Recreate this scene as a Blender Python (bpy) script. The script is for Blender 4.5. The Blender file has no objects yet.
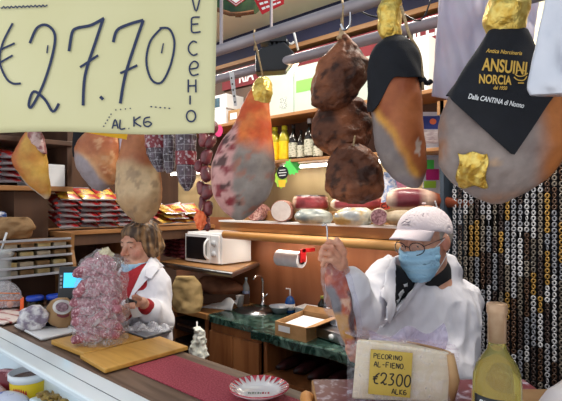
import bpy, math, random
import numpy as np
from mathutils import Vector, Matrix
random.seed(7); RS = np.random.RandomState(5)
SC = bpy.context.scene
COL = SC.collection
FPX, CX, HY, H = 480.0, 281.0, 203.0, 1.68
TH = math.radians(42); sT, cT = math.sin(TH), math.cos(TH)
PI = math.pi
# ------------------------------------------------------------------ frames
def cw(u, v, w): return Vector((u*cT - v*sT, u*sT + v*cT, w))      # heading frame -> stall frame
def J(px, py, D): return np.array([(px-CX)/FPX*D, D, H-(py-HY)/FPX*D])
def DY(px, y): return y/(cT+(px-CX)/FPX*sT)                       # distance at which column px meets depth y
def At(px, py, D): return cw(*J(px, py, D))
def By(px, py, y): return At(px, py, DY(px, y))
def Bz(px, py, z): return At(px, py, (H-z)*FPX/(py-HY))
# ------------------------------------------------------------------ colour
def lin(h):
    h = h.lstrip('#'); r = []
    for i in (0, 2, 4):
        c = int(h[i:i+2], 16)/255; r.append(c/12.92 if c <= .04045 else ((c+.055)/1.055)**2.4)
    return tuple(r)
def L4(h): return (*lin(h), 1)
def A3(h): return np.array(lin(h))
# ------------------------------------------------------------------ materials
MATS = {}
def _new(name):
    m = bpy.data.materials.new(name); m.use_nodes = True
    nt = m.node_tree; b = nt.nodes['Principled BSDF']
    return m, nt, b
def mat(name, a, b=None, scale=(5, 5, 5), rough=.5, metal=0, bump=0, detail=4, lo=.35, hi=.65, spec=.5, bscale=None, dist=0, emit=0, sss=0, coat=0):
    if name in MATS: return MATS[name]
    m, nt, p = _new(name); N, K = nt.nodes, nt.links
    p.inputs['Roughness'].default_value = rough; p.inputs['Metallic'].default_value = metal
    p.inputs['Specular IOR Level'].default_value = spec
    if coat: p.inputs['Coat Weight'].default_value = coat; p.inputs['Coat Roughness'].default_value = .1
    if sss:
        p.inputs['Subsurface Weight'].default_value = sss; p.inputs['Subsurface Radius'].default_value = (.02, .008, .004); p.inputs['Subsurface Scale'].default_value = .5
    p.inputs['Base Color'].default_value = L4(a)
    if b or bump:
        tc = N.new('ShaderNodeTexCoord'); mp = N.new('ShaderNodeMapping'); mp.inputs['Scale'].default_value = scale
        K.new(tc.outputs['Object'], mp.inputs['Vector'])
        nz = N.new('ShaderNodeTexNoise'); nz.inputs['Scale'].default_value = 1; nz.inputs['Detail'].default_value = detail; nz.inputs['Distortion'].default_value = dist
        K.new(mp.outputs[0], nz.inputs['Vector'])
        if b:
            cr = N.new('ShaderNodeValToRGB'); cr.color_ramp.elements[0].position = lo; cr.color_ramp.elements[1].position = hi
            cr.color_ramp.elements[0].color = L4(a); cr.color_ramp.elements[1].color = L4(b)
            K.new(nz.outputs['Fac'], cr.inputs[0]); K.new(cr.outputs[0], p.inputs['Base Color'])
        if bump:
            bp = N.new('ShaderNodeBump'); bp.inputs['Strength'].default_value = bump; bp.inputs['Distance'].default_value = .01
            if bscale:
                n2 = N.new('ShaderNodeTexNoise'); n2.inputs['Scale'].default_value = bscale; n2.inputs['Detail'].default_value = 3; K.new(tc.outputs['Object'], n2.inputs['Vector']); K.new(n2.outputs['Fac'], bp.inputs['Height'])
            else: K.new(nz.outputs['Fac'], bp.inputs['Height'])
            K.new(bp.outputs[0], p.inputs['Normal'])
    if emit:
        p.inputs['Emission Color'].default_value = L4(a); p.inputs['Emission Strength'].default_value = emit
    MATS[name] = m; return m
def vmat(name, rough=.55, bump=.3, bscale=60, spec=.4, sss=0, coat=0, speck=None, sscale=200, slo=.55, shi=.62):
    """colour comes from the mesh's own 'Col' attribute (patches of fat, mould, skin) with fine grain on top"""
    if name in MATS: return MATS[name]
    m, nt, p = _new(name); N, K = nt.nodes, nt.links
    at = N.new('ShaderNodeAttribute'); at.attribute_name = 'Col'
    tc = N.new('ShaderNodeTexCoord'); nz = N.new('ShaderNodeTexNoise'); nz.inputs['Scale'].default_value = bscale; nz.inputs['Detail'].default_value = 5
    K.new(tc.outputs['Object'], nz.inputs['Vector'])
    hs = N.new('ShaderNodeHueSaturation'); mr = N.new('ShaderNodeMapRange'); mr.inputs['To Min'].default_value = .78; mr.inputs['To Max'].default_value = 1.22
    K.new(nz.outputs['Fac'], mr.inputs['Value']); K.new(mr.outputs[0], hs.inputs['Value']); K.new(at.outputs['Color'], hs.inputs['Color'])
    out = hs.outputs[0]
    if speck:
        n2 = N.new('ShaderNodeTexNoise'); n2.inputs['Scale'].default_value = sscale; n2.inputs['Detail'].default_value = 1; K.new(tc.outputs['Object'], n2.inputs['Vector'])
        cr = N.new('ShaderNodeValToRGB'); cr.color_ramp.elements[0].position = slo; cr.color_ramp.elements[1].position = shi; K.new(n2.outputs['Fac'], cr.inputs[0])
        mx = N.new('ShaderNodeMixRGB'); mx.inputs[2].default_value = L4(speck); K.new(cr.outputs[0], mx.inputs[0]); K.new(out, mx.inputs[1]); out = mx.outputs[0]
    K.new(out, p.inputs['Base Color'])
    bp = N.new('ShaderNodeBump'); bp.inputs['Strength'].default_value = bump; bp.inputs['Distance'].default_value = .006; K.new(nz.outputs['Fac'], bp.inputs['Height']); K.new(bp.outputs[0], p.inputs['Normal'])
    p.inputs['Roughness'].default_value = rough; p.inputs['Specular IOR Level'].default_value = spec
    if coat: p.inputs['Coat Weight'].default_value = coat; p.inputs['Coat Roughness'].default_value = .15
    if sss: p.inputs['Subsurface Weight'].default_value = sss; p.inputs['Subsurface Radius'].default_value = (.02, .008, .004); p.inputs['Subsurface Scale'].default_value = .4
    MATS[name] = m; return m
def film(name, tint='#ffffff', op=.25, rough=.15, bump=.5, bscale=30, wrinkle=.4):
    """thin clear plastic or glass: mostly lets light through, part of it glossy; creases are whiter"""
    if name in MATS: return MATS[name]
    m, nt, p = _new(name); N, K = nt.nodes, nt.links
    p.inputs['Base Color'].default_value = L4(tint); p.inputs['Roughness'].default_value = rough; p.inputs['Specular IOR Level'].default_value = 1
    tr = N.new('ShaderNodeBsdfTransparent'); tr.inputs[0].default_value = L4(tint)
    mx = N.new('ShaderNodeMixShader'); tc = N.new('ShaderNodeTexCoord'); nz = N.new('ShaderNodeTexNoise'); nz.inputs['Scale'].default_value = bscale; nz.inputs['Detail'].default_value = 4; nz.inputs['Distortion'].default_value = 2.5
    K.new(tc.outputs['Object'], nz.inputs['Vector'])
    mr = N.new('ShaderNodeMapRange'); mr.inputs['From Min'].default_value = .45; mr.inputs['From Max'].default_value = .7; mr.inputs['To Min'].default_value = op; mr.inputs['To Max'].default_value = op+wrinkle
    K.new(nz.outputs['Fac'], mr.inputs['Value']); K.new(mr.outputs[0], mx.inputs[0])
    if bump:
        bp = N.new('ShaderNodeBump'); bp.inputs['Strength'].default_value = bump; bp.inputs['Distance'].default_value = .01; K.new(nz.outputs['Fac'], bp.inputs['Height']); K.new(bp.outputs[0], p.inputs['Normal'])
    K.new(tr.outputs[0], mx.inputs[1]); K.new(p.outputs[0], mx.inputs[2]); K.new(mx.outputs[0], N['Material Output'].inputs[0])
    MATS[name] = m; return m
def glassm(name, tint='#ffffff', rough=0.0, ior=1.45):
    if name in MATS: return MATS[name]
    m, nt, p = _new(name)
    p.inputs['Base Color'].default_value = L4(tint); p.inputs['Transmission Weight'].default_value = 1; p.inputs['Roughness'].default_value = rough; p.inputs['IOR'].default_value = ior
    MATS[name] = m; return m
# ------------------------------------------------------------------ noise in numpy
def vnoise(P, s, seed=0):
    P = np.asarray(P, float)*np.asarray(s, float) + seed*17.31; i = np.floor(P).astype(np.int64); f = P-i; f = f*f*(3-2*f)
    def h(x, y, z):
        n = (x*73856093) ^ (y*19349663) ^ (z*83492791); n = (n ^ (n >> 13))*1274126177; return ((n & 0xffff)/65535.0)*2-1
    r = 0
    for a in (0, 1):
        for b in (0, 1):
            for c in (0, 1):
                w = (f[:, 0] if a else 1-f[:, 0])*(f[:, 1] if b else 1-f[:, 1])*(f[:, 2] if c else 1-f[:, 2])
                r = r+w*h(i[:, 0]+a, i[:, 1]+b, i[:, 2]+c)
    return r
def fbm(P, s, seed=0, o=3):
    r = 0; a = 1; P = np.asarray(P, float)
    for k in range(o): r = r+a*vnoise(P, np.asarray(s)*2**k, seed+k*3); a *= .5
    return r/1.6
def sst(x, a, b): t = np.clip((x-a)/(b-a), 0, 1); return t*t*(3-2*t)
def mixc(A, B, t): t = np.asarray(t)[:, None]; return np.asarray(A)*(1-t)+np.asarray(B)*t
# ------------------------------------------------------------------ objects
def tag(o, label=None, cat=None, group=None, kind=None):
    if label: o['label'] = label
    if cat: o['category'] = cat
    if group: o['group'] = group
    if kind: o['kind'] = kind
    return o
def empty(name, loc, rz=0, label=None, cat=None, group=None):
    o = bpy.data.objects.new(name, None); COL.objects.link(o); o.location = loc; o.rotation_euler = (0, 0, rz); o.empty_display_size = .05
    return tag(o, label, cat, group)
def meshobj(name, V, F, m, parent=None, loc=(0, 0, 0), rz=0, smooth=True, cols=None, mi=None, rot=None, bevel=0, solid=0, sub=0):
    me = bpy.data.meshes.new(name)
    if isinstance(V, np.ndarray): V = V.tolist()
    if isinstance(F, np.ndarray): F = F.tolist()
    me.from_pydata(V, [], F); me.update()
    ms = m if isinstance(m, (list, tuple)) else [m]
    for x in ms: me.materials.append(x)
    if mi is not None: me.polygons.foreach_set('material_index', mi)
    if smooth: me.polygons.foreach_set('use_smooth', [True]*len(me.polygons))
    if cols is not None:
        at = me.color_attributes.new('Col', 'FLOAT_COLOR', 'POINT'); c = np.ones((len(V), 4)); c[:, :3] = np.clip(cols, 0, 1); at.data.foreach_set('color', c.ravel())
    o = bpy.data.objects.new(name, me); COL.objects.link(o); o.parent = parent; o.location = loc
    o.rotation_euler = rot if rot is not None else (0, 0, rz)
    if solid: md = o.modifiers.new('s', 'SOLIDIFY'); md.thickness = solid; md.offset = 0
    if bevel:
        md = o.modifiers.new('b', 'BEVEL'); md.width = bevel; md.segments = 2; md.limit_method = 'ANGLE'; md.angle_limit = math.radians(40)
    if sub: md = o.modifiers.new('u', 'SUBSURF'); md.levels = sub; md.render_levels = sub
    return o
def copy_tree(o, parent=None):
    c = o.copy(); COL.objects.link(c); c.parent = parent
    for ch in list(o.children): copy_tree(ch, c)
    return c
class MB:
    def __init__(s): s.v = []; s.f = []; s.mi = []; s.ms = []; s.M = None; s.cur = 0; s.c = []
    def use(s, m):
        if m not in s.ms: s.ms.append(m)
        s.cur = s.ms.index(m); return s
    def add(s, V, F):
        n = len(s.v)
        for p in V: s.v.append(tuple(s.M @ Vector(p)) if s.M else tuple(p))
        for f in F: s.f.append([i+n for i in f]); s.mi.append(s.cur)
        return s
    def box(s, x0, y0, z0, x1, y1, z1):
        V = [(x, y, z) for x in (x0, x1) for y in (y0, y1) for z in (z0, z1)]
        return s.add(V, [(0, 1, 3, 2), (4, 6, 7, 5), (0, 4, 5, 1), (2, 3, 7, 6), (0, 2, 6, 4), (1, 5, 7, 3)])
    def prism(s, P, z0, z1):
        n = len(P); V = [(*p[:2], z0) for p in P]+[(*p[:2], z1) for p in P]
        ar = sum(P[i][0]*P[(i+1) % n][1]-P[(i+1) % n][0]*P[i][1] for i in range(n))
        F = [[i, (i+1) % n, n+(i+1) % n, n+i] for i in range(n)]+[list(range(n))[::-1], list(range(n, 2*n))]
        if ar < 0: F = [f[::-1] for f in F]
        return s.add(V, F)
    def lathe(s, prof, n=28, c=(0, 0, 0), sx=1, sy=1, caps=True):
        V = []; F = []
        for r, z in prof:
            for k in range(n): a = 2*PI*k/n; V.append((c[0]+r*math.cos(a)*sx, c[1]+r*math.sin(a)*sy, c[2]+z))
        m = len(prof)
        for i in range(m-1):
            for k in range(n): F.append([i*n+k, i*n+(k+1) % n, (i+1)*n+(k+1) % n, (i+1)*n+k])
        if caps and prof[0][0] > 1e-5: F.append(list(range(n))[::-1])
        if caps and prof[-1][0] > 1e-5: F.append([(m-1)*n+k for k in range(n)])
        return s.add(V, F)
    def tube(s, P, r, n=8, closed=False):
        P = [Vector(p) for p in P]; m = len(P); V = []; F = []
        rs = r if isinstance(r, (list, tuple)) else [r]*m; up = None
        for i, p in enumerate(P):
            t = (P[(i+1) % m]-P[i-1]) if closed else (P[min(i+1, m-1)]-P[max(i-1, 0)])
            t.normalize()
            if up is None: up = t.orthogonal().normalized()
            up = (up-t*up.dot(t)).normalized(); b = t.cross(up)
            for k in range(n): a = 2*PI*k/n; V.append(p+(up*math.cos(a)+b*math.sin(a))*rs[i])
        for i in range(m if closed else m-1):
            for k in range(n):
                j = (i+1) % m; F.append([i*n+k, i*n+(k+1) % n, j*n+(k+1) % n, j*n+k])
        if not closed: F += [list(range(n))[::-1], [(m-1)*n+k for k in range(n)]]
        return s.add(V, F)
    def ell(s, c, r, n=16, m=10):
        V = []; F = []
        for i in range(m+1):
            ph = PI*i/m
            for k in range(n): a = 2*PI*k/n; V.append((c[0]+r[0]*math.sin(ph)*math.cos(a), c[1]+r[1]*math.sin(ph)*math.sin(a), c[2]-r[2]*math.cos(ph)))
        for i in range(m):
            for k in range(n): F.append([i*n+k, i*n+(k+1) % n, (i+1)*n+(k+1) % n, (i+1)*n+k])
        return s.add(V, F)
    def grid(s, fn, nu, nv):
        V = [fn(i/nu, j/nv) for j in range(nv+1) for i in range(nu+1)]
        return s.add(V, [[j*(nu+1)+i, j*(nu+1)+i+1, (j+1)*(nu+1)+i+1, (j+1)*(nu+1)+i] for j in range(nv) for i in range(nu)])
    def build(s, name, parent=None, loc=(0, 0, 0), rz=0, smooth=False, bevel=0, rot=None, solid=0, sub=0, label=None):
        o = meshobj(name, s.v, s.f, s.ms, parent, loc, rz, smooth, None, s.mi, rot, bevel, solid, sub)
        if label: o['label'] = label
        return o
def B(m): return MB().use(m)
def catmull(P, k=6):
    P = [np.array(p, float) for p in P]; Q = [P[0]]+P+[P[-1]]; out = []
    for i in range(1, len(Q)-2):
        for j in range(k):
            t = j/k; a, b, c, d = Q[i-1:i+3]
            out.append(.5*((2*b)+(-a+c)*t+(2*a-5*b+4*c-d)*t*t+(-a+3*b-3*c+d)*t**3))
    return out+[P[-1]]
# ------------------------------------------------------------------ writing
def text2d(t, size=1, bold=0, sx=1, shear=0):
    cu = bpy.data.curves.new('t', 'FONT'); cu.body = t; cu.size = size; cu.align_x = 'CENTER'; cu.align_y = 'CENTER'; cu.offset = bold; cu.shear = shear
    ob = bpy.data.objects.new('t', cu); me = bpy.data.meshes.new_from_object(ob)
    V = [(v.co.x*sx, v.co.y) for v in me.vertices]; F = [list(p.vertices) for p in me.polygons]
    bpy.data.objects.remove(ob); bpy.data.meshes.remove(me); bpy.data.curves.remove(cu)
    return V, F
def arc(cx, cy, rx, ry, a0, a1, n=8): return [(cx+rx*math.cos(math.radians(a0+(a1-a0)*i/n)), cy+ry*math.sin(math.radians(a0+(a1-a0)*i/n))) for i in range(n+1)]
GL = {'V': [[(0, 1), (.3, 0), (.6, 1)]], 'E': [[(.55, 1), (.05, .95), (0, .5), (.05, 0), (.6, .03)], [(.02, .52), (.45, .55)]],
 'e': [[(.05, .45), (.5, .55), (.55, .85), (.3, 1), (.05, .75), (0, .35), (.2, 0), (.6, .1)]],
 'C': [[(.55, .9), (.3, 1), (.03, .7), (.02, .3), (.3, 0), (.6, .12)]], 'c': [[(.55, .9), (.3, 1), (.03, .7), (.02, .3), (.3, 0), (.6, .12)]],
 'H': [[(.05, 1), (.05, 0)], [(.55, 1), (.55, 0)], [(0, .5), (.6, .52)]], 'I': [[(.3, 1), (.3, 0)]], 'O': [arc(.3, .5, .3, .5, 90, 450, 14)],
 'A': [[(0, 0), (.3, 1), (.6, 0)], [(.1, .35), (.5, .38)]], 'L': [[(.05, 1), (.03, 0), (.55, .02)]], '.': [[(.25, .04), (.33, .0)]], '-': [[(.1, .5), (.5, .5)]],
 'K': [[(.05, 1), (.05, 0)], [(.55, 1), (.08, .5), (.6, 0)]], 'B': [[(.05, 0), (.05, 1), (.5, .85), (.08, .55), (.55, .3), (.4, .02), (.05, 0)]],
 'g': [[(.5, .95), (.1, .8), (.05, .2), (.35, 0), (.6, .3), (.35, .5), (.1, .4)]],
 'P': [[(.05, 0), (.05, 1), (.45, .97), (.55, .7), (.1, .5)]], 'R': [[(.05, 0), (.05, 1), (.45, .97), (.5, .7), (.1, .5)], [(.1, .5), (.6, 0)]],
 'N': [[(.03, 0), (.05, 1), (.5, .03), (.55, 1)]], 'F': [[(.05, 0), (.05, 1), (.6, 1)], [(.05, .55), (.5, .55)]],
 '2': [[(0, .72), (.08, .93), (.3, 1), (.52, .86), (.5, .6), (.35, .35), (.05, .08)], [(.05, .08), (.3, .18), (.45, .02), (.65, .12)]],
 '3': [[(.05, .95), (.45, .98), (.25, .6), (.5, .4), (.4, .08), (.02, .02)]], '0': [arc(.3, .5, .28, .5, 90, 450, 14)],
 '7': [[(.0, .62), (.06, .86), (.7, 1), (.5, .5), (.36, 0)], [(.22, .42), (.66, .56)]],
 '€': [[(.62, .95), (.35, .75), (.2, .45), (.25, .1), (.6, .04)], [(.02, .58), (.5, .64)], [(.02, .40), (.45, .46)]]}
def ribbon(P, w):
    Q = catmull(P, 5) if len(P) > 2 else [np.array(p, float) for p in P]
    V = []; F = []
    for i, q in enumerate(Q):
        t = Q[min(i+1, len(Q)-1)]-Q[max(i-1, 0)]; l = np.hypot(*t) or 1; n = np.array([-t[1], t[0]])/l
        V += [tuple(q+n*w/2), tuple(q-n*w/2)]
    for i in range(len(Q)-1): F.append([2*i, 2*i+1, 2*i+3, 2*i+2])
    return V, F
def scribe(mb, txt, x, y, hgt, wid, w, fn, gap=.25, slant=0):
    """hand lettering laid stroke by stroke on a surface given by fn(x, y)"""
    for ch in txt:
        if ch != ' ':
            xo = -.22*wid if ch in '.I' else 0
            for st in GL[ch]:
                V, F = ribbon([(x+xo+p[0]*wid/.6+slant*p[1]*hgt, y+p[1]*hgt) for p in st], w); mb.add([fn(*p) for p in V], F)
        x += wid*(.5 if ch in '.I' else 1)+wid*gap
# ------------------------------------------------------------------ lofted bodies (hams, salami)
class Loft:
    def __init__(s, rows, D, ratio=.8, n=56, m=60, amp=.004, seed=0, ns=14, grow=0, yaw=0):
        R = np.array(rows, float); t = .5-.5*np.cos(np.linspace(0, PI, m)); s.py = R[0, 0]+(R[-1, 0]-R[0, 0])*t
        Lx = np.interp(s.py, R[:, 0], R[:, 1]); Rx = np.interp(s.py, R[:, 0], R[:, 2])
        for _ in range(3):
            Lx[1:-1] = (Lx[:-2]+2*Lx[1:-1]+Lx[2:])/4; Rx[1:-1] = (Rx[:-2]+2*Rx[1:-1]+Rx[2:])/4
        s.D = D; s.k = D/FPX; s.c = ((Lx+Rx)/2-CX)*s.k; s.h = (Rx-Lx)/2*s.k+grow; s.ratio = ratio
        s.w = H-(s.py-HY)*s.k; s.b = s.h*ratio; s.b = np.minimum(s.b, .5*(s.b.max()+s.b))
        a = 2*PI*np.arange(n)/n; U = s.c[:, None]+s.h[:, None]*np.cos(a); Vv = D-s.b[:, None]*np.sin(a); W = np.repeat(s.w[:, None], n, 1)
        P = np.stack([U, Vv, W], -1).reshape(-1, 3); s.T = np.repeat(t, n); s.S = np.tile(np.cos(a), m); s.Fr = np.tile(np.sin(a), m); s.PY = np.repeat(s.py, n)
        s.PX = CX+P[:, 0]/P[:, 1]*FPX; s.PY = HY+(H-P[:, 2])/P[:, 1]*FPX
        nr = np.stack([np.tile(np.cos(a), m), -np.tile(np.sin(a), m), np.zeros(n*m)], -1)
        P = P+nr*(fbm(P, ns, seed)*amp)[:, None]
        s.P = P; s.F = [[i*n+k, (i+1)*n+k, (i+1)*n+(k+1) % n, i*n+(k+1) % n] for i in range(m-1) for k in range(n)]
        s.F += [list(range(n)), [(m-1)*n+k for k in range(n)][::-1]]; s.n = n; s.m = m
    def front(s, px, py, off=.004):
        v = s.D
        for _ in range(6):
            u = (px-CX)/FPX*v; w = H-(py-HY)/FPX*v; pe = HY+(H-w)/s.k; c = np.interp(pe, s.py, s.c); h = np.interp(pe, s.py, s.h); b = np.interp(pe, s.py, s.b)
            q = min(.98, abs((u-c)/max(h, 1e-4))); v = s.D-b*math.sqrt(1-q*q)-off
        return (u, v, w)
def cthing(name, base, label, cat, group=None):
    """a thing whose parts are written in the heading frame; base is a heading-frame point"""
    o = empty(name, cw(*base), TH, label, cat, group); o_base = np.array(base); return o, o_base
def cobj(name, V, F, m, par, base, **k):
    V = np.asarray(V, float)-base; return meshobj(name, V, F, m, par, **k)
def cmb(mb, name, par, base, **k):
    mb.v = [tuple(np.array(p)-base) for p in mb.v]; return mb.build(name, par, **k)
# ------------------------------------------------------------------ smooth solid modelling for people and bags
def rotm(yaw=0, pitch=0, roll=0):
    return np.array(Matrix.Rotation(yaw, 3, 'Z') @ Matrix.Rotation(pitch, 3, 'X') @ Matrix.Rotation(roll, 3, 'Y'))
I3 = np.eye(3)
def cap(a, b, ra, rb=None, k=.02, op='+', X=None):
    a = np.array(a, float); b = np.array(b, float)
    if X: a = X[0]@a+X[1]; b = X[0]@b+X[1]
    rb = ra if rb is None else rb; R = max(ra, rb)
    return ('c', (a, b, ra, rb), k, op, np.minimum(a, b)-R, np.maximum(a, b)+R)
def ell(c, r, k=.02, op='+', R=I3, X=None):
    c = np.array(c, float); r = np.array(r, float); R = np.array(R)
    if X: c = X[0]@c+X[1]; R = X[0]@R
    m = np.abs(R)@r
    return ('e', (c, r, R), k, op, c-m, c+m)
def bxx(c, h, rd=.005, k=.01, op='+', R=I3, X=None):
    c = np.array(c, float); h = np.array(h, float); R = np.array(R)
    if X: c = X[0]@c+X[1]; R = X[0]@R
    m = np.abs(R)@h+rd
    return ('b', (c, h, rd, R), k, op, c-m, c+m)
def prim_d(pr, P):
    kd, a = pr[0], pr[1]
    if kd == 'c':
        A, Bb, ra, rb = a; ba = Bb-A; pa = P-A; h = np.clip((pa@ba)/max(ba@ba, 1e-9), 0, 1); return np.linalg.norm(pa-h[..., None]*ba, axis=-1)-(ra+(rb-ra)*h)
    if kd == 'e':
        c, r, R = a; q = (P-c)@R; k0 = np.linalg.norm(q/r, axis=-1); k1 = np.linalg.norm(q/(r*r), axis=-1)+1e-9; return k0*(k0-1)/k1
    c, h, rd, R = a; q = np.abs((P-c)@R)-h; return np.linalg.norm(np.maximum(q, 0), axis=-1)+np.minimum(q.max(-1), 0)-rd
def field(prims, vox, grow=0, lo=None, hi=None):
    if lo is None:
        ad = [p for p in prims if p[3] == '+']; lo = np.min([p[4] for p in ad], 0)-grow-.02; hi = np.max([p[5] for p in ad], 0)+grow+.02
    n = np.ceil((hi-lo)/vox).astype(int)+1; G = np.full(n, .5, np.float32)
    for pr in prims:
        k = pr[2]; mg = k+grow+3*vox
        i0 = np.clip(np.floor((pr[4]-mg-lo)/vox).astype(int), 0, n); i1 = np.clip(np.ceil((pr[5]+mg-lo)/vox).astype(int)+1, 0, n)
        if np.any(i1-i0 < 2): continue
        ax = [lo[d]+vox*np.arange(i0[d], i1[d]) for d in range(3)]; P = np.stack(np.meshgrid(*ax, indexing='ij'), -1)
        d = prim_d(pr, P).astype(np.float32); sl = tuple(slice(i0[q], i1[q]) for q in range(3)); g = G[sl]
        if pr[3] == '+': hh = np.maximum(k-np.abs(g-d), 0)/k; G[sl] = np.minimum(g, d)-hh*hh*k/4
        else: hh = np.maximum(k-np.abs(g+d), 0)/k; G[sl] = np.maximum(g, -d)+hh*hh*k/4
    return G, lo
def gridpts(G, lo, vox): return np.stack(np.meshgrid(*[lo[d]+vox*np.arange(G.shape[d]) for d in range(3)], indexing='ij'), -1)
def nets(G, lo, vox, smooth=2):
    G = np.pad(G, 1, constant_values=.5); lo = lo-vox; s = G < 0
    cn = sum(s[a:G.shape[0]-1+a, b:G.shape[1]-1+b, c:G.shape[2]-1+c].astype(np.int8) for a in (0, 1) for b in (0, 1) for c in (0, 1))
    A = np.argwhere((cn > 0) & (cn < 8)); idx = np.full(cn.shape, -1, np.int64); idx[tuple(A.T)] = np.arange(len(A))
    acc = np.zeros((len(A), 3)); ct = np.zeros(len(A)); cor = [np.array(c) for c in np.ndindex(2, 2, 2)]
    for c0 in cor:
        for d in range(3):
            if c0[d]: continue
            c1 = c0.copy(); c1[d] = 1; g0 = G[tuple((A+c0).T)]; g1 = G[tuple((A+c1).T)]; x = (g0 < 0) != (g1 < 0)
            t = np.where(x, g0/np.where(x, g0-g1, 1), 0); acc += np.where(x[:, None], c0+t[:, None]*(c1-c0), 0); ct += x
    V = lo+vox*(A+acc/np.maximum(ct, 1)[:, None]); F = []
    for d in range(3):
        e, f = (d+1) % 3, (d+2) % 3; s1 = np.roll(s, -1, d); E = np.argwhere(s != s1)
        E = E[(E[:, d] < cn.shape[d]) & (E[:, e] > 0) & (E[:, f] > 0) & (E[:, e] < cn.shape[e]) & (E[:, f] < cn.shape[f])]
        ve, vf = np.eye(3, dtype=int)[e], np.eye(3, dtype=int)[f]
        q = np.stack([idx[tuple((E-ve-vf).T)], idx[tuple((E-vf).T)], idx[tuple(E.T)], idx[tuple((E-ve).T)]], 1)
        ins = s[tuple(E.T)]; q[~ins] = q[~ins][:, ::-1]; F.append(q[(q >= 0).all(1)])
    F = np.concatenate(F)
    for _ in range(smooth):
        S = np.zeros_like(V); C = np.zeros(len(V))
        for a, b in ((0, 1), (1, 2), (2, 3), (3, 0)):
            np.add.at(S, F[:, a], V[F[:, b]]); np.add.at(C, F[:, a], 1); np.add.at(S, F[:, b], V[F[:, a]]); np.add.at(C, F[:, b], 1)
        V = V*.5+.5*S/np.maximum(C, 1)[:, None]
    return V, F
def vnorm(V, F):
    n = np.cross(V[F[:, 2]]-V[F[:, 0]], V[F[:, 3]]-V[F[:, 1]]); N = np.zeros_like(V)
    for a in range(4): np.add.at(N, F[:, a], n)
    return N/(np.linalg.norm(N, axis=1)[:, None]+1e-12)
def solid(prims, vox, grow=0, cut=None, smooth=2, disp=None):
    G, lo = field(prims, vox, grow)
    if grow: G = G-grow
    if cut is not None: G = cut(G, gridpts(G, lo, vox))
    V, F = nets(G, lo, vox, smooth)
    if disp is not None: V = V+vnorm(V, F)*disp(V)[:, None]
    return V, F
def polyd(P, pts, D):
    """signed distance to a vertical prism whose outline is given as heading-frame points, clockwise or not"""
    Q = [J(a, b, D)[[0, 2]] for a, b in pts]
    x, z = P[..., 0], P[..., 2]; d = np.full(x.shape, 1e9); ins = np.zeros(x.shape, bool)
    for i in range(len(Q)):
        a, b = Q[i], Q[(i+1) % len(Q)]; e = b-a; h = np.clip(((x-a[0])*e[0]+(z-a[1])*e[1])/(e@e), 0, 1); d = np.minimum(d, np.hypot(x-a[0]-h*e[0], z-a[1]-h*e[1]))
        if abs(e[1]) > 1e-9: ins ^= ((a[1] > z) != (b[1] > z)) & (x < a[0]+(z-a[1])*e[0]/e[1])
    return np.where(ins, -d, d)
# ================================================================== CAMERA, WORLD, VIEW
cam_d = bpy.data.cameras.new('camera'); cam = bpy.data.objects.new('camera', cam_d); COL.objects.link(cam)
cam.location = (0, 0, H); cam.rotation_euler = (PI/2, 0, TH); cam_d.sensor_width = 36; cam_d.lens = FPX/562*36; cam_d.clip_start = .05
cam_d.shift_y = -(HY-200.5)/562*-1
SC.camera = cam
SC.view_settings.view_transform = 'Standard'; SC.view_settings.look = 'None'; SC.view_settings.gamma = 1; SC.view_settings.exposure = 0.0
wd = bpy.data.worlds.new('world'); SC.world = wd; wd.use_nodes = True
bg = wd.node_tree.nodes['Background']; bg.inputs[0].default_value = (.92, .96, 1, 1); bg.inputs[1].default_value = 1.12
SC.cycles.max_bounces = 8; SC.cycles.transparent_max_bounces = 16; SC.cycles.caustics_reflective = False; SC.cycles.caustics_refractive = False
SC.cycles.sample_clamp_indirect = 4; SC.cycles.use_denoising = True
# ================================================================== MATERIALS
M_floor = mat('floor_vinyl', '#4a3c32', '#5a4a3e', (3, 3, 3), .6)
M_panel = mat('brown_wood_panel', '#7c472a', '#9a6040', (3, 3, .6), .45, bump=.05, dist=1.5)
M_panel2 = mat('beige_wood_panel', '#8a7350', '#a08a66', (4, 4, .8), .5, dist=1)
M_cab = mat('cabinet_walnut', '#85502e', '#a46c42', (10, 10, 1.2), .42, bump=.04, dist=1.2)
M_dark = mat('dark_brown_wood', '#4a3022', '#5f412e', (8, 8, 1), .6)
M_cream = mat('cream_ceiling', '#f6f3d6', '#eeead0', (2, 2, 2), .7)
M_navy = mat('navy_wall', '#14183a', '#1b2048', (3, 3, 3), .6)
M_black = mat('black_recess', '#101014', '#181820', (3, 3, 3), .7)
M_pine = mat('honey_pine', '#c08444', '#d49c5c', (1.2, 12, 12), .4, bump=.05, dist=1)
M_pine2 = mat('tan_wood_board', '#8f6339', '#a8794a', (1.5, 14, 14), .45, dist=1)
M_shelfw = mat('shelf_tan_board', '#94653b', '#b07c4c', (3, 3, 12), .5)
M_steel = mat('brushed_steel', '#b9bcc0', '#a2a6ac', (2, 60, 60), .28, 1)
M_rail = mat('mauve_grey_rail', '#aaa0a4', '#958b90', (5, 5, 5), .42, .35)
M_chrome = mat('chrome', '#d8dade', rough=.12, metal=1)
M_white = mat('white_plastic', '#e9eaec', rough=.35)
M_whitem = mat('white_enamel', '#e4f1f8', '#ecf6fb', (1, 1, 1), .3, coat=.6)
M_blk = mat('black_plastic', '#14151a', rough=.35)
M_gold = mat('gold_foil', '#dcae44', '#f4d878', (60, 60, 60), .33, .65, bump=.9, bscale=45)
M_cord = mat('natural_cord', '#c3a880', '#9d8460', (80, 80, 200), .8)
M_marble = mat('green_marble', '#12302a', '#6e9186', (9, 9, 9), .22, detail=8, lo=.46, hi=.78, dist=2.2, coat=.3)
M_card = mat('cardboard', '#b58a5c', '#a67b4e', (20, 20, 20), .8)
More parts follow.
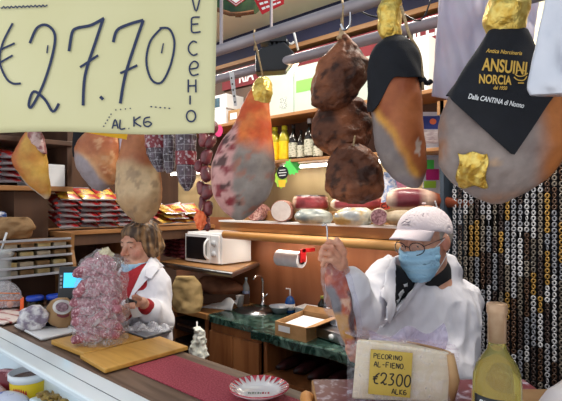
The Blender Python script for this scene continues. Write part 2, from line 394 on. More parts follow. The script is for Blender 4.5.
M_paperw = mat('white_paper', '#e4e6ea', '#d6d9de', (6, 6, 6), .7, bump=.2)
M_kraft = mat('brown_kraft_paper', '#a5825a', '#8a6a46', (9, 9, 9), .8, bump=.6, bscale=22)
M_red = mat('red_plastic', '#b3171f', rough=.35)
# ================================================================== SETTING
def struct(mb, name, **k): o = mb.build(name, **k); o['kind'] = 'structure'; return o
struct(B(M_floor).box(-6, -1.5, -.05, 1.2, 3.3, 0), 'floor')
struct(B(M_panel).box(-3.7, 2.66, 0, -1.06, 2.75, 1.56).use(M_panel2).box(-3.7, 2.68, 1.56, -1.06, 2.75, 1.98).use(M_dark).box(-3.7, 2.68, 1.98, -1.06, 2.75, 2.78).use(M_navy).box(-3.7, 2.68, 2.83, .8, 2.75, 3.1)  # dark stretch behind the bottles has the carton shelf's shadow in its colour
       .use(M_cream).box(-1.06, 2.68, 2.10, .8, 2.75, 2.83), 'wall_back')
struct(B(M_pine2).box(-3.7, 2.64, 2.80, .8, 2.75, 2.83), 'trim_1')
struct(B(M_panel).box(-1.09, 2.62, 0, -1.03, 2.66, 1.5), 'trim_2')
struct(B(M_dark).box(-5.6, .3, 0, -5.5, 2.75, 3.1), 'wall_left')
struct(B(M_dark).box(-5.6, 2.75, 0, -3.65, 2.85, 3.1), 'wall_rear')
struct(B(M_navy).box(.8, 1.2, 0, .88, 2.9, 3.1), 'wall_right')
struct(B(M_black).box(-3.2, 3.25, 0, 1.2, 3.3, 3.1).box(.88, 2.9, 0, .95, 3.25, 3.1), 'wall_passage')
struct(B(M_cream).box(-5.6, 2.2, 3.05, .88, 2.75, 3.12), 'ceiling')
M_awn = mat('blue_grey_awning', '#a9bccb', '#b8c8d4', (2, 2, 2), .7)
_n = M_awn.node_tree; _t = _n.nodes.new('ShaderNodeBsdfTranslucent'); _t.inputs[0].default_value = L4('#d4e2ee'); _x = _n.nodes.new('ShaderNodeMixShader'); _x.inputs[0].default_value = .6
_n.links.new(_n.nodes['Principled BSDF'].outputs[0], _x.inputs[1]); _n.links.new(_t.outputs[0], _x.inputs[2]); _n.links.new(_x.outputs[0], _n.nodes['Material Output'].inputs[0])
tag(B(M_awn).grid(lambda a, b: (-5.6+6.5*a, .35+1.9*b, 3.05+.10*b+.02*math.sin(a*40)), 60, 8).build('awning', solid=.01), 'blue-grey awning cloth above the stall front', 'awning')
# unseen ceiling lamps, added to brighten the stall interior
def lamp_area(loc, sx, sy, en, col, rot=(0, 0, 0), parent=None):
    l = bpy.data.lights.new('lamp_light', 'AREA'); l.shape = 'RECTANGLE'; l.size = sx; l.size_y = sy; l.energy = en; l.color = col
    o = bpy.data.objects.new('lamp_light', l); COL.objects.link(o); o.location = loc; o.rotation_euler = rot; o.parent = parent; return o
M_tube = mat('lit_tube', '#fff6e4', emit=7)
for i, (x, y) in enumerate(((-3.6, 1.9), (-2.0, 1.9), (-.5, 1.9))):
    t = empty('added_ceiling_lamp', (x, y, 3.0), 0, ['added white lamp, out of view, over the far left shelves', 'added white lamp, out of view, over the middle of the stall', 'added white lamp, out of view, over the right end of the stall'][i], 'lamp')
    B(M_white).box(-.5, -.07, 0, .5, .07, .05).build('housing', t, bevel=.01)
    B(M_tube).box(-.48, -.05, -.012, .48, .05, 0).build('diffuser', t)
    lamp_area((0, 0, -.03), .95, .1, 26, (1, .92, .80), parent=t)
# shelf lights
for i, (x0, x1, z) in enumerate(((-2.3, -1.3, 1.925), (-3.66, -3.25, 1.93))):
    t = empty('shelf_light', ((x0+x1)/2, 2.58, z), 0, ['white strip light under the bottle shelf', 'white strip light shining beside the hanging salami'][i], 'lamp')
    B(M_tube).box(x0-(x0+x1)/2, -.012, 0, x1-(x0+x1)/2, .012, .02).build('tube', t); B(M_white).box(x0-(x0+x1)/2-.02, -.02, .02, x1-(x0+x1)/2+.02, .02, .032).build('housing', t)
    lamp_area((0, -.02, -.01), x1-x0, .04, 3.0*(x1-x0)/1.0, (1, .95, .82), parent=t)
t = empty('shelf_light', (-2.0, 2.56, 1.42), 0, 'added unseen strip light under the long display shelf, brightening the sink', 'lamp')  # unseen lamp, added to lift the light round the sink
B(M_tube).box(-.55, -.012, 0, .6, .012, .02).build('tube', t); B(M_white).box(-.58, -.02, .02, .63, .02, .054).build('housing', t); lamp_area((0, -.02, -.01), 1.15, .04, 3.0, (1, .93, .80), (-.35, 0, 0), parent=t)
# ================================================================== SHELVES AND FURNITURE BEHIND
t = empty('display_shelf', (-2.0, 2.5, 1.40), 0, 'long wooden wall shelf with a rounded front rail, carrying the cut meats', 'shelf')
B(M_white).box(-.80, -.10, .138, .95, .17, .150).build('shelf_top', t)
B(M_pine2).box(-.80, -.085, .075, .95, .165, .138).build('shelf_board', t)
B(M_pine).box(-.62, -.20, .045, .95, .165, .070).build('front_ledge', t)
B(M_pine2).box(-.80, .04, .150, .95, .17, .222).build('rear_step', t, bevel=.003)
B(M_pine).tube([(-.62, -.20, .052), (.95, -.20, .052)], .028, 14).build('front_rail', t, smooth=True)
tag(B(M_shelfw).box(-3.10, 2.44, 1.955, -1.06, 2.68, 1.975).build('bottle_shelf', bevel=.003), 'narrow tan shelf carrying the oil bottles', 'shelf')
tag(B(M_shelfw).box(-3.65, 2.42, 2.262, -1.06, 2.68, 2.285).build('carton_shelf', bevel=.003), 'high tan shelf carrying the white cartons', 'shelf')
# side shelving on the left
t = empty('shelving_unit', (-3.1, 1.7, 0), 0, 'dark brown shelving along the left side, red packets on its boards', 'shelving')
B(M_shelfw).box(-.45, -.40, 1.470, 0, .92, 1.500).build('shelf_board', t, bevel=.004)
B(M_shelfw).box(-.45, -1.4, 1.755, 0, -.28, 1.785).build('shelf_board', t, bevel=.004)
B(M_shelfw).box(-.45, -1.4, 1.470, 0, -.62, 1.500).build('shelf_board', t, bevel=.004)
B(M_dark).box(-.45, -1.4, 2.05, 0, -.28, 2.08).build('shelf_board', t, bevel=.004)
B(M_dark).box(-.47, -1.4, 0, -.44, .40, 2.5).build('back_panel', t)
B(M_dark).box(-.45, -.31, 1.79, -.02, -.28, 2.5).build('side_panel', t)
B(M_dark).box(-.45, -.62, 0, -.05, -.42, 1.75).build('side_panel', t)
B(M_cab).box(-.45, -.40, 0, -.03, .92, .02).box(-.45, .37, 0, -.03, .40, 1.46).box(-.45, .1, 0, -.03, .13, 1.46).build('side_panel', t)
B(M_dark).box(-.45, -.4, 1.40, -.02, .92, 1.47).build('apron', t)
# microwave shelf
zt = 1.222
t = empty('microwave_shelf', (-2.8, 2.4, zt-.03), 0, 'grey metal-edged shelf under the microwave, open above the sink counter', 'shelf')
poly = [(-.48, -.25), (.43, -.25), (.16, .26), (-.48, .26)]
B(M_pine2).prism([(a*.98, b*.97) for a, b in poly], .008, .03).build('shelf_board', t)
B(M_steel).tube([(-.48, -.25, .01), (.43, -.25, .01), (.16, .26, .01)], .018, 8).build('metal_rim', t)
B(M_steel).box(-.3, -.2, -.03, -.28, .26, 0).box(.1, -.1, -.03, .12, .26, 0).build('bracket', t)
# microwave
t = empty('microwave', (-2.87, 2.44, zt), 0, 'white microwave oven with dark door window on the grey shelf', 'microwave')
B(M_white).box(-.20, -.13, .008, .21, .17, .235).build('body', t, bevel=.006)
B(M_white).box(-.20, -.15, .010, .095, -.13, .220).use(M_blk).box(-.185, -.153, .03, .06, -.149, .20).build('door', t, bevel=.003)
B(M_white).tube(catmull([(.078, -.152, .04), (.078, -.18, .07), (.078, -.185, .115), (.078, -.18, .16), (.078, -.152, .19)], 4), .008).build('handle', t, smooth=True)
B(M_white).box(.10, -.148, .012, .195, -.13, .218).build('control_panel', t, bevel=.003)
for z in (.16, .08): B(mat('grey_knob', '#b9bcc2', rough=.4)).lathe([(.022, 0), (.022, .012), (.018, .018), (0, .018)], 18).build('knob', t, (.148, -.148, z), rot=(PI/2, 0, 0), smooth=True)
for a in (-.17, .17):
    for b in (-.1, .12): B(M_blk).lathe([(.012, 0), (.012, .009)], 10).build('foot', t, (a, b, 0))
# crimson quilted bottle stack left of microwave
M_crim = mat('crimson_mesh', '#5c1a26', '#7c2a38', (60, 60, 60), .6, bump=1, bscale=70)
mb = B(M_crim)
for i in range(6):
    for j in range(6): mb.ell((-.13+.052*i, -.02*(i % 2), .02+.032*j), (.030, .05, .019), 10, 6)
tag(mb.build('mesh_sack', loc=(-3.33, 2.40, zt-.02+.022), smooth=True), 'crimson netted sack to the left of the microwave', 'sack')
tag(B(mat('green_foil', '#3f7a4e', '#9fc4a4', (40, 40, 40), .4, lo=.45, hi=.6)).ell((0, 0, .05), (.055, .04, .05), 12, 8).build('herb_packet', loc=(-2.98, 2.2, .985-.085), smooth=True), 'green and white packet behind the woman\'s shoulder', 'packet')
# ================================================================== SINK COUNTER
CZ = .90
t = empty('side_cabinet', (-3.2, 2.4, 0), 0, 'brown wooden cabinet with dark open drawers behind the woman', 'cabinet')
B(M_pine2).box(.11, -.25, .86, .565, .235, .90).build('worktop', t, bevel=.004)
B(M_cab).box(.11, -.2, 0, .14, .25, .86).box(.52, -.23, 0, .56, .25, .86).box(.11, .23, 0, .56, .25, .86).box(.11, -.2, 0, .56, .25, .05).build('carcass', t)
for z in (.72, .56, .38):
    dr = B(M_blk).box(.15, -.22, z, .5, .2, z+.09).build('drawer', t, bevel=.004); B(M_steel).box(.2, -.235, .04+z, .45, -.22, .055+z).build('handle', dr)
t = empty('sink_counter', (-2.36, 2.4, 0), 0, 'walnut sink unit under the green marble slab with the steel basin', 'cabinet')
SKX, SKY, SRX, SRY = -.10, .04, .150, .125
B(M_cab).box(-.26, -.24, .05, .27, -.22, .85).box(-.26, -.24, 0, -.24, .25, .855).box(.25, -.24, 0, .27, .25, .855).build('carcass', t)
for a, b in ((-.235, .003), (.009, .247)):
    d_ = B(M_cab).box(a, -.262, .07, b, -.24, .80).build('door', t, bevel=.004)
    B(M_blk).lathe([(.006, 0), (.008, .012), (0, .016)], 10).build('knob', d_, (-.02 if a < 0 else .035, -.262, .35), rot=(PI/2, 0, 0))
# marble top with an oval hole for the basin, spans both units
hole = [(SKX+SRX*math.cos(2*PI*k/40), SKY+SRY*math.sin(2*PI*k/40)) for k in range(40)]
def slab(x0, x1, y0, y1, z0, z1, hole):
    V = []; F = []; n = len(hole)
    for z in (z0, z1):
        for (hx, hy) in hole: V.append((hx, hy, z))
        for (hx, hy) in hole:
            dx, dy = hx-SKX, hy-SKY; s_ = min((x1-SKX)/dx if dx > 1e-6 else (x0-SKX)/dx if dx < -1e-6 else 1e9, (y1-SKY)/dy if dy > 1e-6 else (y0-SKY)/dy if dy < -1e-6 else 1e9)
            V.append((SKX+dx*s_, SKY+dy*s_, z))
    for k in range(n):
        j = (k+1) % n; F += [[k, n+k, n+j, j], [2*n+k, 2*n+j, 3*n+j, 3*n+k], [k, j, 2*n+j, 2*n+k], [n+k, 3*n+k, 3*n+j, n+j]]
    return V, F
mb = B(M_marble); mb.add(*slab(-.27, .56, -.27, .25, .86, .90, hole)); ms = mb.build('marble_top', t)
mb = B(M_steel).lathe([(1.0, .006), (1.12, .006), (1.14, .002), (1.12, 0)], 40, sx=.134, sy=.112, caps=False).lathe([(1.0, .006), (.96, -.06), (.8, -.13), (.2, -.145), (0, -.145)], 40, sx=.142, sy=.119)
bs = mb.build('basin', t, (SKX, SKY, .90), smooth=True)
B(M_blk).lathe([(.022, -.143), (0, -.140)], 16).build('drain', bs)
tp = B(M_chrome).lathe([(.022, 0), (.020, .02), (.013, .03), (.012, .10)], 16).tube(catmull([(0, 0, .09), (0, 0, .19), (0, -.02, .225), (0, -.07, .235), (0, -.10, .215)], 5), .010, 10).build('tap', t, (-.17, .205, .90), smooth=True)
B(M_chrome).tube([(.0, 0, .06), (.05, -.0, .10)], .007).build('tap_lever', tp, smooth=True)
t = empty('open_counter', (-1.55, 2.35, 0), 0, 'green marble counter with open shelves full of dark stock at its right', 'counter')
def edge(x): return -.29+.012*math.sin(x*14)
P = [(-.56+.06*k, edge(.06*k)) for k in range(19)]+[(.53, .30), (-.25, .30), (-.25, -.22), (-.56, -.22)]
B(M_marble).prism(P, .845, .902).build('marble_top', t, bevel=.008)
B(M_cab).box(-.53, -.20, 0, -.50, .30, .845).box(.47, -.24, 0, .5, .30, .845).box(-.5, .27, 0, .5, .30, .845).build('carcass', t)
B(M_cab).box(-.50, -.25, .60, .47, .27, .63).build('shelf_board', t); B(M_cab).box(-.50, -.25, .32, .47, .27, .35).build('shelf_board', t)
M_st = mat('dark_stock', '#1c1416', '#4a1f24', (14, 14, 14), .45, lo=.4, hi=.6)
for k in range(7):
    o = tag(B(M_st).tube([(0, -.18, 0), (0, -.10, 0), (0, .02, 0), (0, .12, 0)], [.012, .034, .036, .036], 12).build('wine_bottle', loc=(-1.55-.44+.125*k, 2.35+.02*(k % 2), .668), smooth=True), 'dark bottle lying on the upper open shelf under the marble', 'bottle', 'dark bottles lying under the marble counter')
mb = B(M_white)
for k in range(7):
    a = RS.rand(8, 3)-.5; mb.tube(catmull([(p[0]*.22, p[1]*.16, .06+p[2]*.10) for p in a], 5), .0028, 5)
tag(mb.build('cable_tangle', loc=(-1.78, 2.2, .36), smooth=True), 'tangle of thin white cables on the lower open shelf', 'cable')
# ================================================================== BEAD CURTAIN (nobody could count its links)
M_link = vmat('plastic_links', .3, .05, 30, .6)
V = []; F = []; Cc = []; nst = 46
pal = [A3('#9c9ca2'), A3('#6f665c'), A3('#4a3324'), A3('#a27c38'), A3('#7c7e86'), A3('#3a2c28'), A3('#b8b8bc')]
n1, n2 = 8, 4
ring = [(math.cos(2*PI*k/n1), math.sin(2*PI*k/n1)) for k in range(n1)]
for i in range(nst):
    x = -.985+i*.0285; run = 0; col = pal[0]
    for j in range(80):
        z = 2.08-j*.0262
        if run <= 0: run = RS.randint(3, 8); ph = int(i*.7+j*.25+RS.randint(0, 4)) % 7; col = pal[ph]*(.75+.4*RS.rand())
        run -= 1; b = len(V); tw = RS.randn()*.35
        for (cx_, cy_) in ring:
            for q in range(n2):
                a = 2*PI*q/n2; rr = .0042*math.cos(a); yy = .0022*math.sin(a)
                lx = cx_*(.0078+rr); lz = cy_*(.0098+rr); V.append((x+lx*math.cos(tw)-yy*math.sin(tw), 2.42+lx*math.sin(tw)+yy*math.cos(tw), z+lz)); Cc.append(col)
        for k in range(n1):
            for q in range(n2): F.append([b+k*n2+q, b+k*n2+(q+1) % n2, b+((k+1) % n1)*n2+(q+1) % n2, b+((k+1) % n1)*n2+q])
V = np.array(V); V = V-np.array([-.35, 2.42, .01])
o = meshobj('bead_curtain', V, F, M_link, None, (-.35, 2.42, .01), cols=np.array(Cc)); tag(o, 'doorway curtain of silver, brown and gold plastic link chains', 'curtain', kind='stuff')
tag(B(M_steel).box(-1.0, 2.405, 2.09, .34, 2.435, 2.13).build('curtain_rail'), 'metal rail at the top of the link chain curtain', 'rail')
struct(B(mat('blue_grey_post', '#46525f', '#39434f', (4, 4, 4), .5, .3)).box(-1.035, 2.36, 0, -1.015, 2.66, 2.2), 'trim_3')
struct(B(M_pine2).box(-1.05, 2.36, 2.13, .8, 2.68, 2.2), 'trim_4')
# ================================================================== RAILS
def rail(y, name, label):
    z = H+.63 if y < 1.5 else H+.63
    t = empty(name, (-2.3, y, z), 0, label, 'rail')
    B(M_rail).tube([(-3.3, 0, 0), (3.0, 0, 0)], .0215, 14).build('pipe', t, smooth=True)
    for x in (-3, -1.1, .8, 2.6): B(M_rail).tube([(x, 0, 0), (x, 0, .72)], .007, 8).build('hanger_rod', t)
rail(1.3, 'hanging_rail', 'front grey rail from which hams and sausages hang'); rail(1.6, 'hanging_rail', 'rear grey rail carrying the black spotlight')
t = empty('hanging_rail', (-3.1, 1.06, H+.63), 0, 'short grey rail over the far left end of the counter, holding the small golden ham', 'rail')
B(M_rail).tube([(-.8, 0, 0), (.6, 0, 0)], .0215, 14).build('pipe', t, smooth=True)
for x in (-.6, .5): B(M_rail).tube([(x, 0, 0), (x, 0, .72)], .007, 8).build('hanger_rod', t)
RZ = H+.63
# ================================================================== HANGING MEATS
M_ham = vmat('ham_skin', .5, .35, 45, .35, coat=.06)
M_speck = vmat('speck_crust', .55, 1, 70, .3, coat=.04)
M_blackcloth = mat('black_cloth', '#0c0e16', '#12141d', (20, 20, 20), .85, bump=.15, bscale=300)
M_hook = mat('hook_steel', '#c8c8cc', rough=.25, metal=1)
def hang(par, base, top, y, loops=True):
    """a cord from the meat up and over the rail that stands at depth y"""
    mb = B(M_cord); u, v, w = top; s = J(0, 0, 1)
    # rail point straight above: the cord leans the little way to the rail
    pw = cw(u, v, w); pt = Vector((pw.x, y, RZ)); d = Vector((cT, sT, 0)); e = Vector((-sT, cT, 0)); q = (pt.dot(d), pt.dot(e), RZ)
    mb.tube([(u, v, w), (u*.5+q[0]*.5, v*.5+q[1]*.5, (w+RZ)/2), (q[0], q[1]-.03, RZ), (q[0], q[1], RZ+.034), (q[0], q[1]+.03, RZ), (q[0], q[1]+.012, RZ-.04)], .0035, 6)
    cmb(mb, 'cord', par, base, smooth=True)
def ham(rows, label, colfn, y=1.3, D=None, ratio=.7, amp=.008, seed=0, group=None, mt=None, name='cured_ham', m=70, n=64, fine=.0012):
    pxm = (rows[len(rows)//2][1]+rows[len(rows)//2][2])/2; D = D or DY(pxm, y)
    L = Loft(rows, D, ratio, n, m, amp, seed); base = (L.c[-1], D, L.w[-1]); t, base = cthing(name, base, label, 'ham', group)
    L.P[:, 1] += np.where(L.Fr > 0, 1, -1)*(np.abs(fbm(L.P, 34, seed+2))*fine*2-fine); L.P += fbm(L.P, 60, seed+5)[:, None]*fine*.5
    cols = colfn(L); cobj('meat', L.P, L.F, mt or M_ham, t, base, cols=cols); return t, base, L
ORG, GREY, FAT, RED, PINK, BRN, YEL = A3('#b5612c'), A3('#857c7e'), A3('#dcb894'), A3('#8c2c30'), A3('#c97f84'), A3('#5e3420'), A3('#c8923c')
# --- centre ham with an open cut face
def colA(L):
    n1 = fbm(L.P, 14, 1); n2 = fbm(L.P, 30, 5); C = mixc(A3('#cc5424'), A3('#dc7a3c'), sst(n2, -.4, .5))
    g = sst(L.PY+n1*10-(L.PX-245)*.3, 134, 152); C = mixc(C, mixc(A3('#857a74'), A3('#a0968f'), sst(n1, -.5, .5)), g)
    C = mixc(C, A3('#b85a34'), g*sst(n2, .15, .4)*.45)
    L_ = sst(-(L.PX-236-n1*9-(L.PY-150)*-.08), -3, 3)*sst(L.PY, 118, 132); C = mixc(C, A3('#cf9b96'), L_)
    C = mixc(C, A3('#8a3038'), L_*sst(n2, .0, .22)); C = mixc(C, A3('#3f2020'), L_*sst(fbm(L.P, 22, 9), .25, .4)*.9)
    C = mixc(C, A3('#4a3834'), sst(n1, .25, .4)*sst(L.PX, 232, 240)*(1-sst(L.PX, 250, 262))*g)
    C = mixc(C, A3('#e2b0a4'), sst(L.PX, 268, 274)*0+sst(-L.S, .9, 1)*.8*sst(L.PY, 120, 140)); return C
t, b, L = ham([(84, 255, 270), (90, 251, 271), (97, 246, 270), (106, 241, 269), (118, 237, 270), (130, 231, 272), (142, 222, 274), (155, 215, 275), (170, 211, 275), (185, 212, 273), (198, 215, 268), (208, 220, 259), (215, 227, 250), (220, 235, 243)],
  'large ham with gold foil tip, orange shank and grey face, beside the sausage string', colA, seed=3, ratio=.62)
fo = Loft([(77, 261, 265), (80, 256, 269), (86, 253, 271.5), (94, 250, 272), (100, 249, 270), (104, 252, 267)], L.D, .9, 28, 22, .010, 8, 30, grow=.003); cobj('foil_wrap', fo.P, fo.F, M_gold, t, b); hang(t, b, (fo.c[0], L.D, fo.w[0]), 1.3)
# --- three dark pressed speck pieces
def colS(sd):
    def f(L):
        n1 = fbm(L.P, 16, sd); n2 = fbm(L.P, 40, sd+4); C = mixc(A3('#5e3522'), A3('#92583a'), sst(n1+.4*n2, -.45, .55)); C = mixc(C, A3('#2a140d'), sst(n2-.3*n1, .05, .4)*.85)
        C = mixc(C, A3('#b06a3e'), sst(np.abs(L.S), .86, 1)*sst(n1, -.3, .4)*.8); return C
    return f
prev = None
for i, (rows, lb) in enumerate((([(34, 341, 344), (38, 338, 350), (44, 332, 356), (52, 324, 362), (60, 318, 368), (70, 313, 370), (80, 310, 369), (90, 309, 364), (98, 310, 355), (105, 314, 346), (110, 322, 336)], 'dark smoked speck piece, topmost of the three strung together'),
   ([(97, 340, 356), (102, 327, 366), (110, 319, 370), (122, 315, 372), (134, 313, 371), (145, 317, 368), (152, 325, 362), (158, 335, 350)], 'dark smoked speck piece, middle of the three strung together'),
   ([(144, 340, 362), (149, 333, 370), (157, 328, 376), (168, 325, 380), (180, 324, 384), (190, 325, 385), (198, 330, 381), (204, 345, 366)], 'dark smoked speck piece, lowest of the three strung together'))):
    pm = [328, 343, 355][i]; t, b, L = ham(rows, lb, colS(11+i*7), y=1.3+.0*i, seed=20+i, ratio=.55, amp=.02, mt=M_speck, fine=.006, name='smoked_speck', D=DY(342, 1.3)+(0, .06, .0)[i])
    t['category'] = 'speck'
    # netting lines pressed round the piece
    if i == 0: hang(t, b, (L.c[0], L.D, L.w[0]), 1.3); pt = J(344, 30, L.D); cmb(B(mat('beige_fat', '#c9a883', '#a8875f', (50, 50, 50), .6)).tube([J(340, 40, L.D), J(343, 34, L.D), J(341, 29, L.D), J(347, 30, L.D)], [.014, .012, .006, .002], 8), 'knotted_tip', t, b, smooth=True)
    else: cmb(B(M_cord).tube([J(pm-2, rows[0][0]+4, L.D-.02), J(pm, rows[0][0]-8, L.D-.04)], .003, 6), 'cord', t, b)
# --- ham in the black cloth, foil tip
def colB(L):
    n1 = fbm(L.P, 12, 31); n2 = fbm(L.P, 34, 35); C = mixc(A3('#b4683c'), A3('#8f4526'), sst(n1, -.4, .6))
    x = (L.PX-(378+(L.PY-120)*.62)+n1*5); g = sst(-x, -4, 4)*sst(L.PY, 95, 112)
    C = mixc(C, A3('#d79a3e'), sst(-x+9, -4, 5)*sst(L.PY, 100, 116)*(.55+.45*sst(n2, -.5, .2))); C = mixc(C, mixc(A3('#7e7270'), A3('#9a8e88'), sst(n1, -.5, .5)), g)
    C = mixc(C, A3('#8d8284'), sst(L.PY+n1*6, 172, 182)*.85)
    st = (np.abs((L.PX-419)+(L.PY-147)*.1) < 3)*(np.abs(np.sin((L.PY-147)*.9)) > .6)*(np.abs(L.PY-147) < 8)*(L.Fr > 0); return mixc(C, A3('#cdbcae'), st*.8)
rb = [(38, 388, 402), (46, 378, 412), (55, 373, 416), (70, 371, 418), (90, 371, 420), (110, 371, 421), (130, 373, 424), (145, 375, 426), (158, 378, 427), (168, 384, 427), (178, 393, 425), (184, 403, 423), (188, 411, 419)]
t, b, L = ham(rb, 'long ham under a plain black cloth, beside the dark specks', colB, seed=33, ratio=.75)
fo = Loft([(-4, 386, 392), (-1, 382, 400), (8, 380, 402), (20, 379, 402), (30, 379, 401), (36, 381, 402), (40, 385, 400)], L.D, .85, 28, 26, .012, 38, 24, grow=.003); cobj('foil_wrap', fo.P, fo.F, M_gold, t, b); hang(t, b, (fo.c[0], L.D, fo.w[0]), 1.3)
def cover(L_rows, D, ratio, bound, top, grow=.008, seed=2, n=110, m=80):
    """a cloth that follows the ham from its top edge down to a clean hem"""
    K = Loft(L_rows, D, ratio, 24, 90, 0, seed, 10, grow=grow); V = []; F = []
    for i in range(n):
        a = 2*PI*i/n; cs, sn = math.cos(a), math.sin(a); pb = 120.
        for _ in range(12): v_ = D-np.interp(pb, K.py, K.b)*sn; pb = .5*pb+.5*(HY+(bound((np.interp(pb, K.py, K.c)+np.interp(pb, K.py, K.h)*cs)/v_*FPX+CX, sn)-HY)*v_/D)
        for j in range(m+1):
            py = top+(pb-top)*j/m; c, h, b = (np.interp(py, K.py, q) for q in (K.c, K.h, K.b)); f = .0025*math.sin(a*7+j*.11)*j/m
            V.append((c+(h+f)*cs, D-(b+f)*sn, H-(py-HY)*K.k))
    for i in range(n):
        for j in range(m): F.append([i*(m+1)+j, i*(m+1)+j+1, ((i+1) % n)*(m+1)+j+1, ((i+1) % n)*(m+1)+j])
    return K, V, F
K, V, F = cover(rb, L.D, .75, lambda x, fr: (112-sst(x, 371, 396)*35 if fr > -.2 else 104), 37); cobj('cloth_cover', V, F, M_blackcloth, t, b, solid=.004)
cmb(B(M_blackcloth).tube(catmull([J(418, 72, L.D), J(422, 80, L.D-.01), J(428, 83, L.D), J(432, 80, L.D)], 4), [.012]*6+[.008]*6+[.002], 8), 'cloth_corner', t, b, smooth=True)
cmb(B(M_cord).tube(catmull([J(401, 6, L.D-.03), J(405, 20, L.D-.03), J(410, 36, L.D-.03), J(419, 52, L.D-.02), J(422, 70, L.D-.02), J(423, 90, L.D-.01)], 5), .0045, 7), 'rope', t, b, smooth=True)
# --- the largest ham with printed cloth
def colC(L):
    n1 = fbm(L.P, 7, 41); n2 = fbm(L.P, 26, 45); C = mixc(A3('#7a6a66'), A3('#988a84'), sst(n1+.3*n2, -.5, .5)); e = sst(L.PX+n1*10, 532, 556); C = mixc(C, A3('#b8703c'), e*(1-sst(L.PY, 178, 200)*.3))
    C = mixc(C, A3('#a3683f'), sst(-(L.PX-446)+n1*4, -3, 4)*sst(n2, -.6, .3)*.7); C = mixc(C, A3('#a87858'), sst(L.PY+n1*8, 186, 200)*sst(n2, -.3, .5)*.6); C = mixc(C, A3('#c8a07a'), sst(n1*n2, .1, .3)*.7); return C
rc = [(30, 494, 522), (38, 489, 526), (48, 483, 530), (60, 475, 538), (72, 467, 546), (84, 459, 554), (96, 451, 562), (108, 444, 568), (122, 440, 571), (138, 438, 570), (152, 438, 565), (165, 441, 558), (176, 447, 549), (186, 456, 538), (194, 467, 525), (200, 479, 512), (204, 490, 502)]
t, b, L = ham(rc, 'largest ham at the right, wearing the black cloth printed with gold letters', colC, y=1.26, seed=43, ratio=.55, amp=.012, n=80, m=90)
fo = Loft([(-6, 494, 518), (-2, 491, 526), (6, 488, 527), (16, 486, 527), (26, 487, 525), (33, 491, 520)], L.D, .85, 30, 26, .016, 48, 20, grow=.004); cobj('foil_wrap', fo.P, fo.F, M_gold, t, b); hang(t, b, (fo.c[0], L.D, fo.w[0]), 1.26)
def bnd(x, fr):
    if x < 513: r = 100+(x-452)*56/61
    else: r = 156-(x-513)*58/40
    return r if fr > -.1 else 96
K, V, F = cover(rc, L.D, .55, bnd, 31, .010, 5, 150, 80); cl = cobj('cloth_cover', V, F, M_blackcloth, t, b, solid=.004)
def ontext(txt, cx_, cy_, size, m, bold=0, sx=1, rot=0, shear=0):
    Vt, Ft = text2d(txt, size, bold, sx, shear); c_, s_ = math.cos(rot), math.sin(rot)
    return B(m).add([K.front(cx_+x*c_+y*s_, cy_-(-x*s_+y*c_), .0065) for x, y in Vt], Ft)
M_goldprint = mat('gold_print', '#d8ac4a', rough=.5); M_whiteprint = mat('white_print', '#e8e8e8', rough=.5)
def place(mb, nm): cmb(mb, nm, t, b)
rt = math.radians(3)
place(ontext('Antica Norcineria', 504, 52, 5.6, M_goldprint, .1, .88, rt+.03, .3), 'small_gold_lettering')
place(ontext('ANSUINI', 505, 67, 17.5, M_goldprint, .45, .66, rt+.05), 'gold_lettering'); place(ontext('NORCIA', 495, 80, 12.5, M_goldprint, .35, .68, rt), 'gold_lettering'); place(ontext('dal 1950', 500, 88, 5, M_goldprint, .1, .8, rt, .2), 'small_gold_lettering')
mb = B(M_goldprint)
for st in ([(514, 77), (518, 80), (524, 80), (527, 76)], [(515, 74), (518, 76), (523, 76), (528, 73)], [(518, 83), (524, 83)], [(517, 71), (521, 70), (525, 71)]):
    Vr, Fr_ = ribbon([(x, -y) for x, y in st], 1.1); mb.add([K.front(x, -y, .0065) for x, y in Vr], Fr_)
place(mb, 'gold_emblem'); place(ontext('Dalla CANTINA di Nonno', 496, 101, 7.2, M_whiteprint, .12, .72, rt+.12, .25), 'white_lettering')
mb = B(M_gold).grid(lambda a, c: L.front(458+29*a+1.5*math.sin(c*7), 153+34*c+1.5*math.sin(a*9), .006+.006*(math.sin(a*17+c*9)+1)*.5+.012*math.exp(-((a-.35)**2+(c-.4)**2)*18)), 22, 22)
cmb(mb, 'foil_patch', t, b, smooth=True, solid=.003)
# --- left hams
def colD(L):
    n1 = fbm(L.P, 12, 51); C = mixc(A3('#b87830'), A3('#d2a44c'), sst(n1+(L.S)*.5, -.5, .6)); C = mixc(C, A3('#b8683c'), sst(-(L.S+.2+n1*.2), 0, .5)*(1-sst(L.PY, 165, 180))); C = mixc(C, A3('#c8bcae'), sst(-L.S+(L.PY-185)*.02, .55, .9)*sst(L.PY, 158, 172)); return mixc(C, A3('#b9a48c'), sst(L.PY, 192, 198)*.8)
t, b, L = ham([(133, 25, 41), (140, 21, 44), (150, 16, 46), (157, 12.5, 46), (166, 15, 47), (175, 20, 48), (185, 27, 50), (192, 36, 51), (196, 42, 50), (199, 45, 48)], 'small golden ham, farthest left of the hanging hams', colD, y=1.06, seed=53, ratio=.7)
fo = Loft([(121, 29, 35), (126, 28, 38), (134, 27, 41), (141, 27, 45), (150, 36, 47), (154, 43, 47)], L.D-.02, .9, 24, 20, .012, 58, 20); cobj('wrapped_tip', fo.P, fo.F, mat('pinkish_wrap', '#8a4a48', '#c8a8a0', (30, 30, 30), .3, lo=.4, hi=.6, bump=.8), t, b); hang(t, b, (fo.c[0], L.D, fo.w[0]), 1.06)
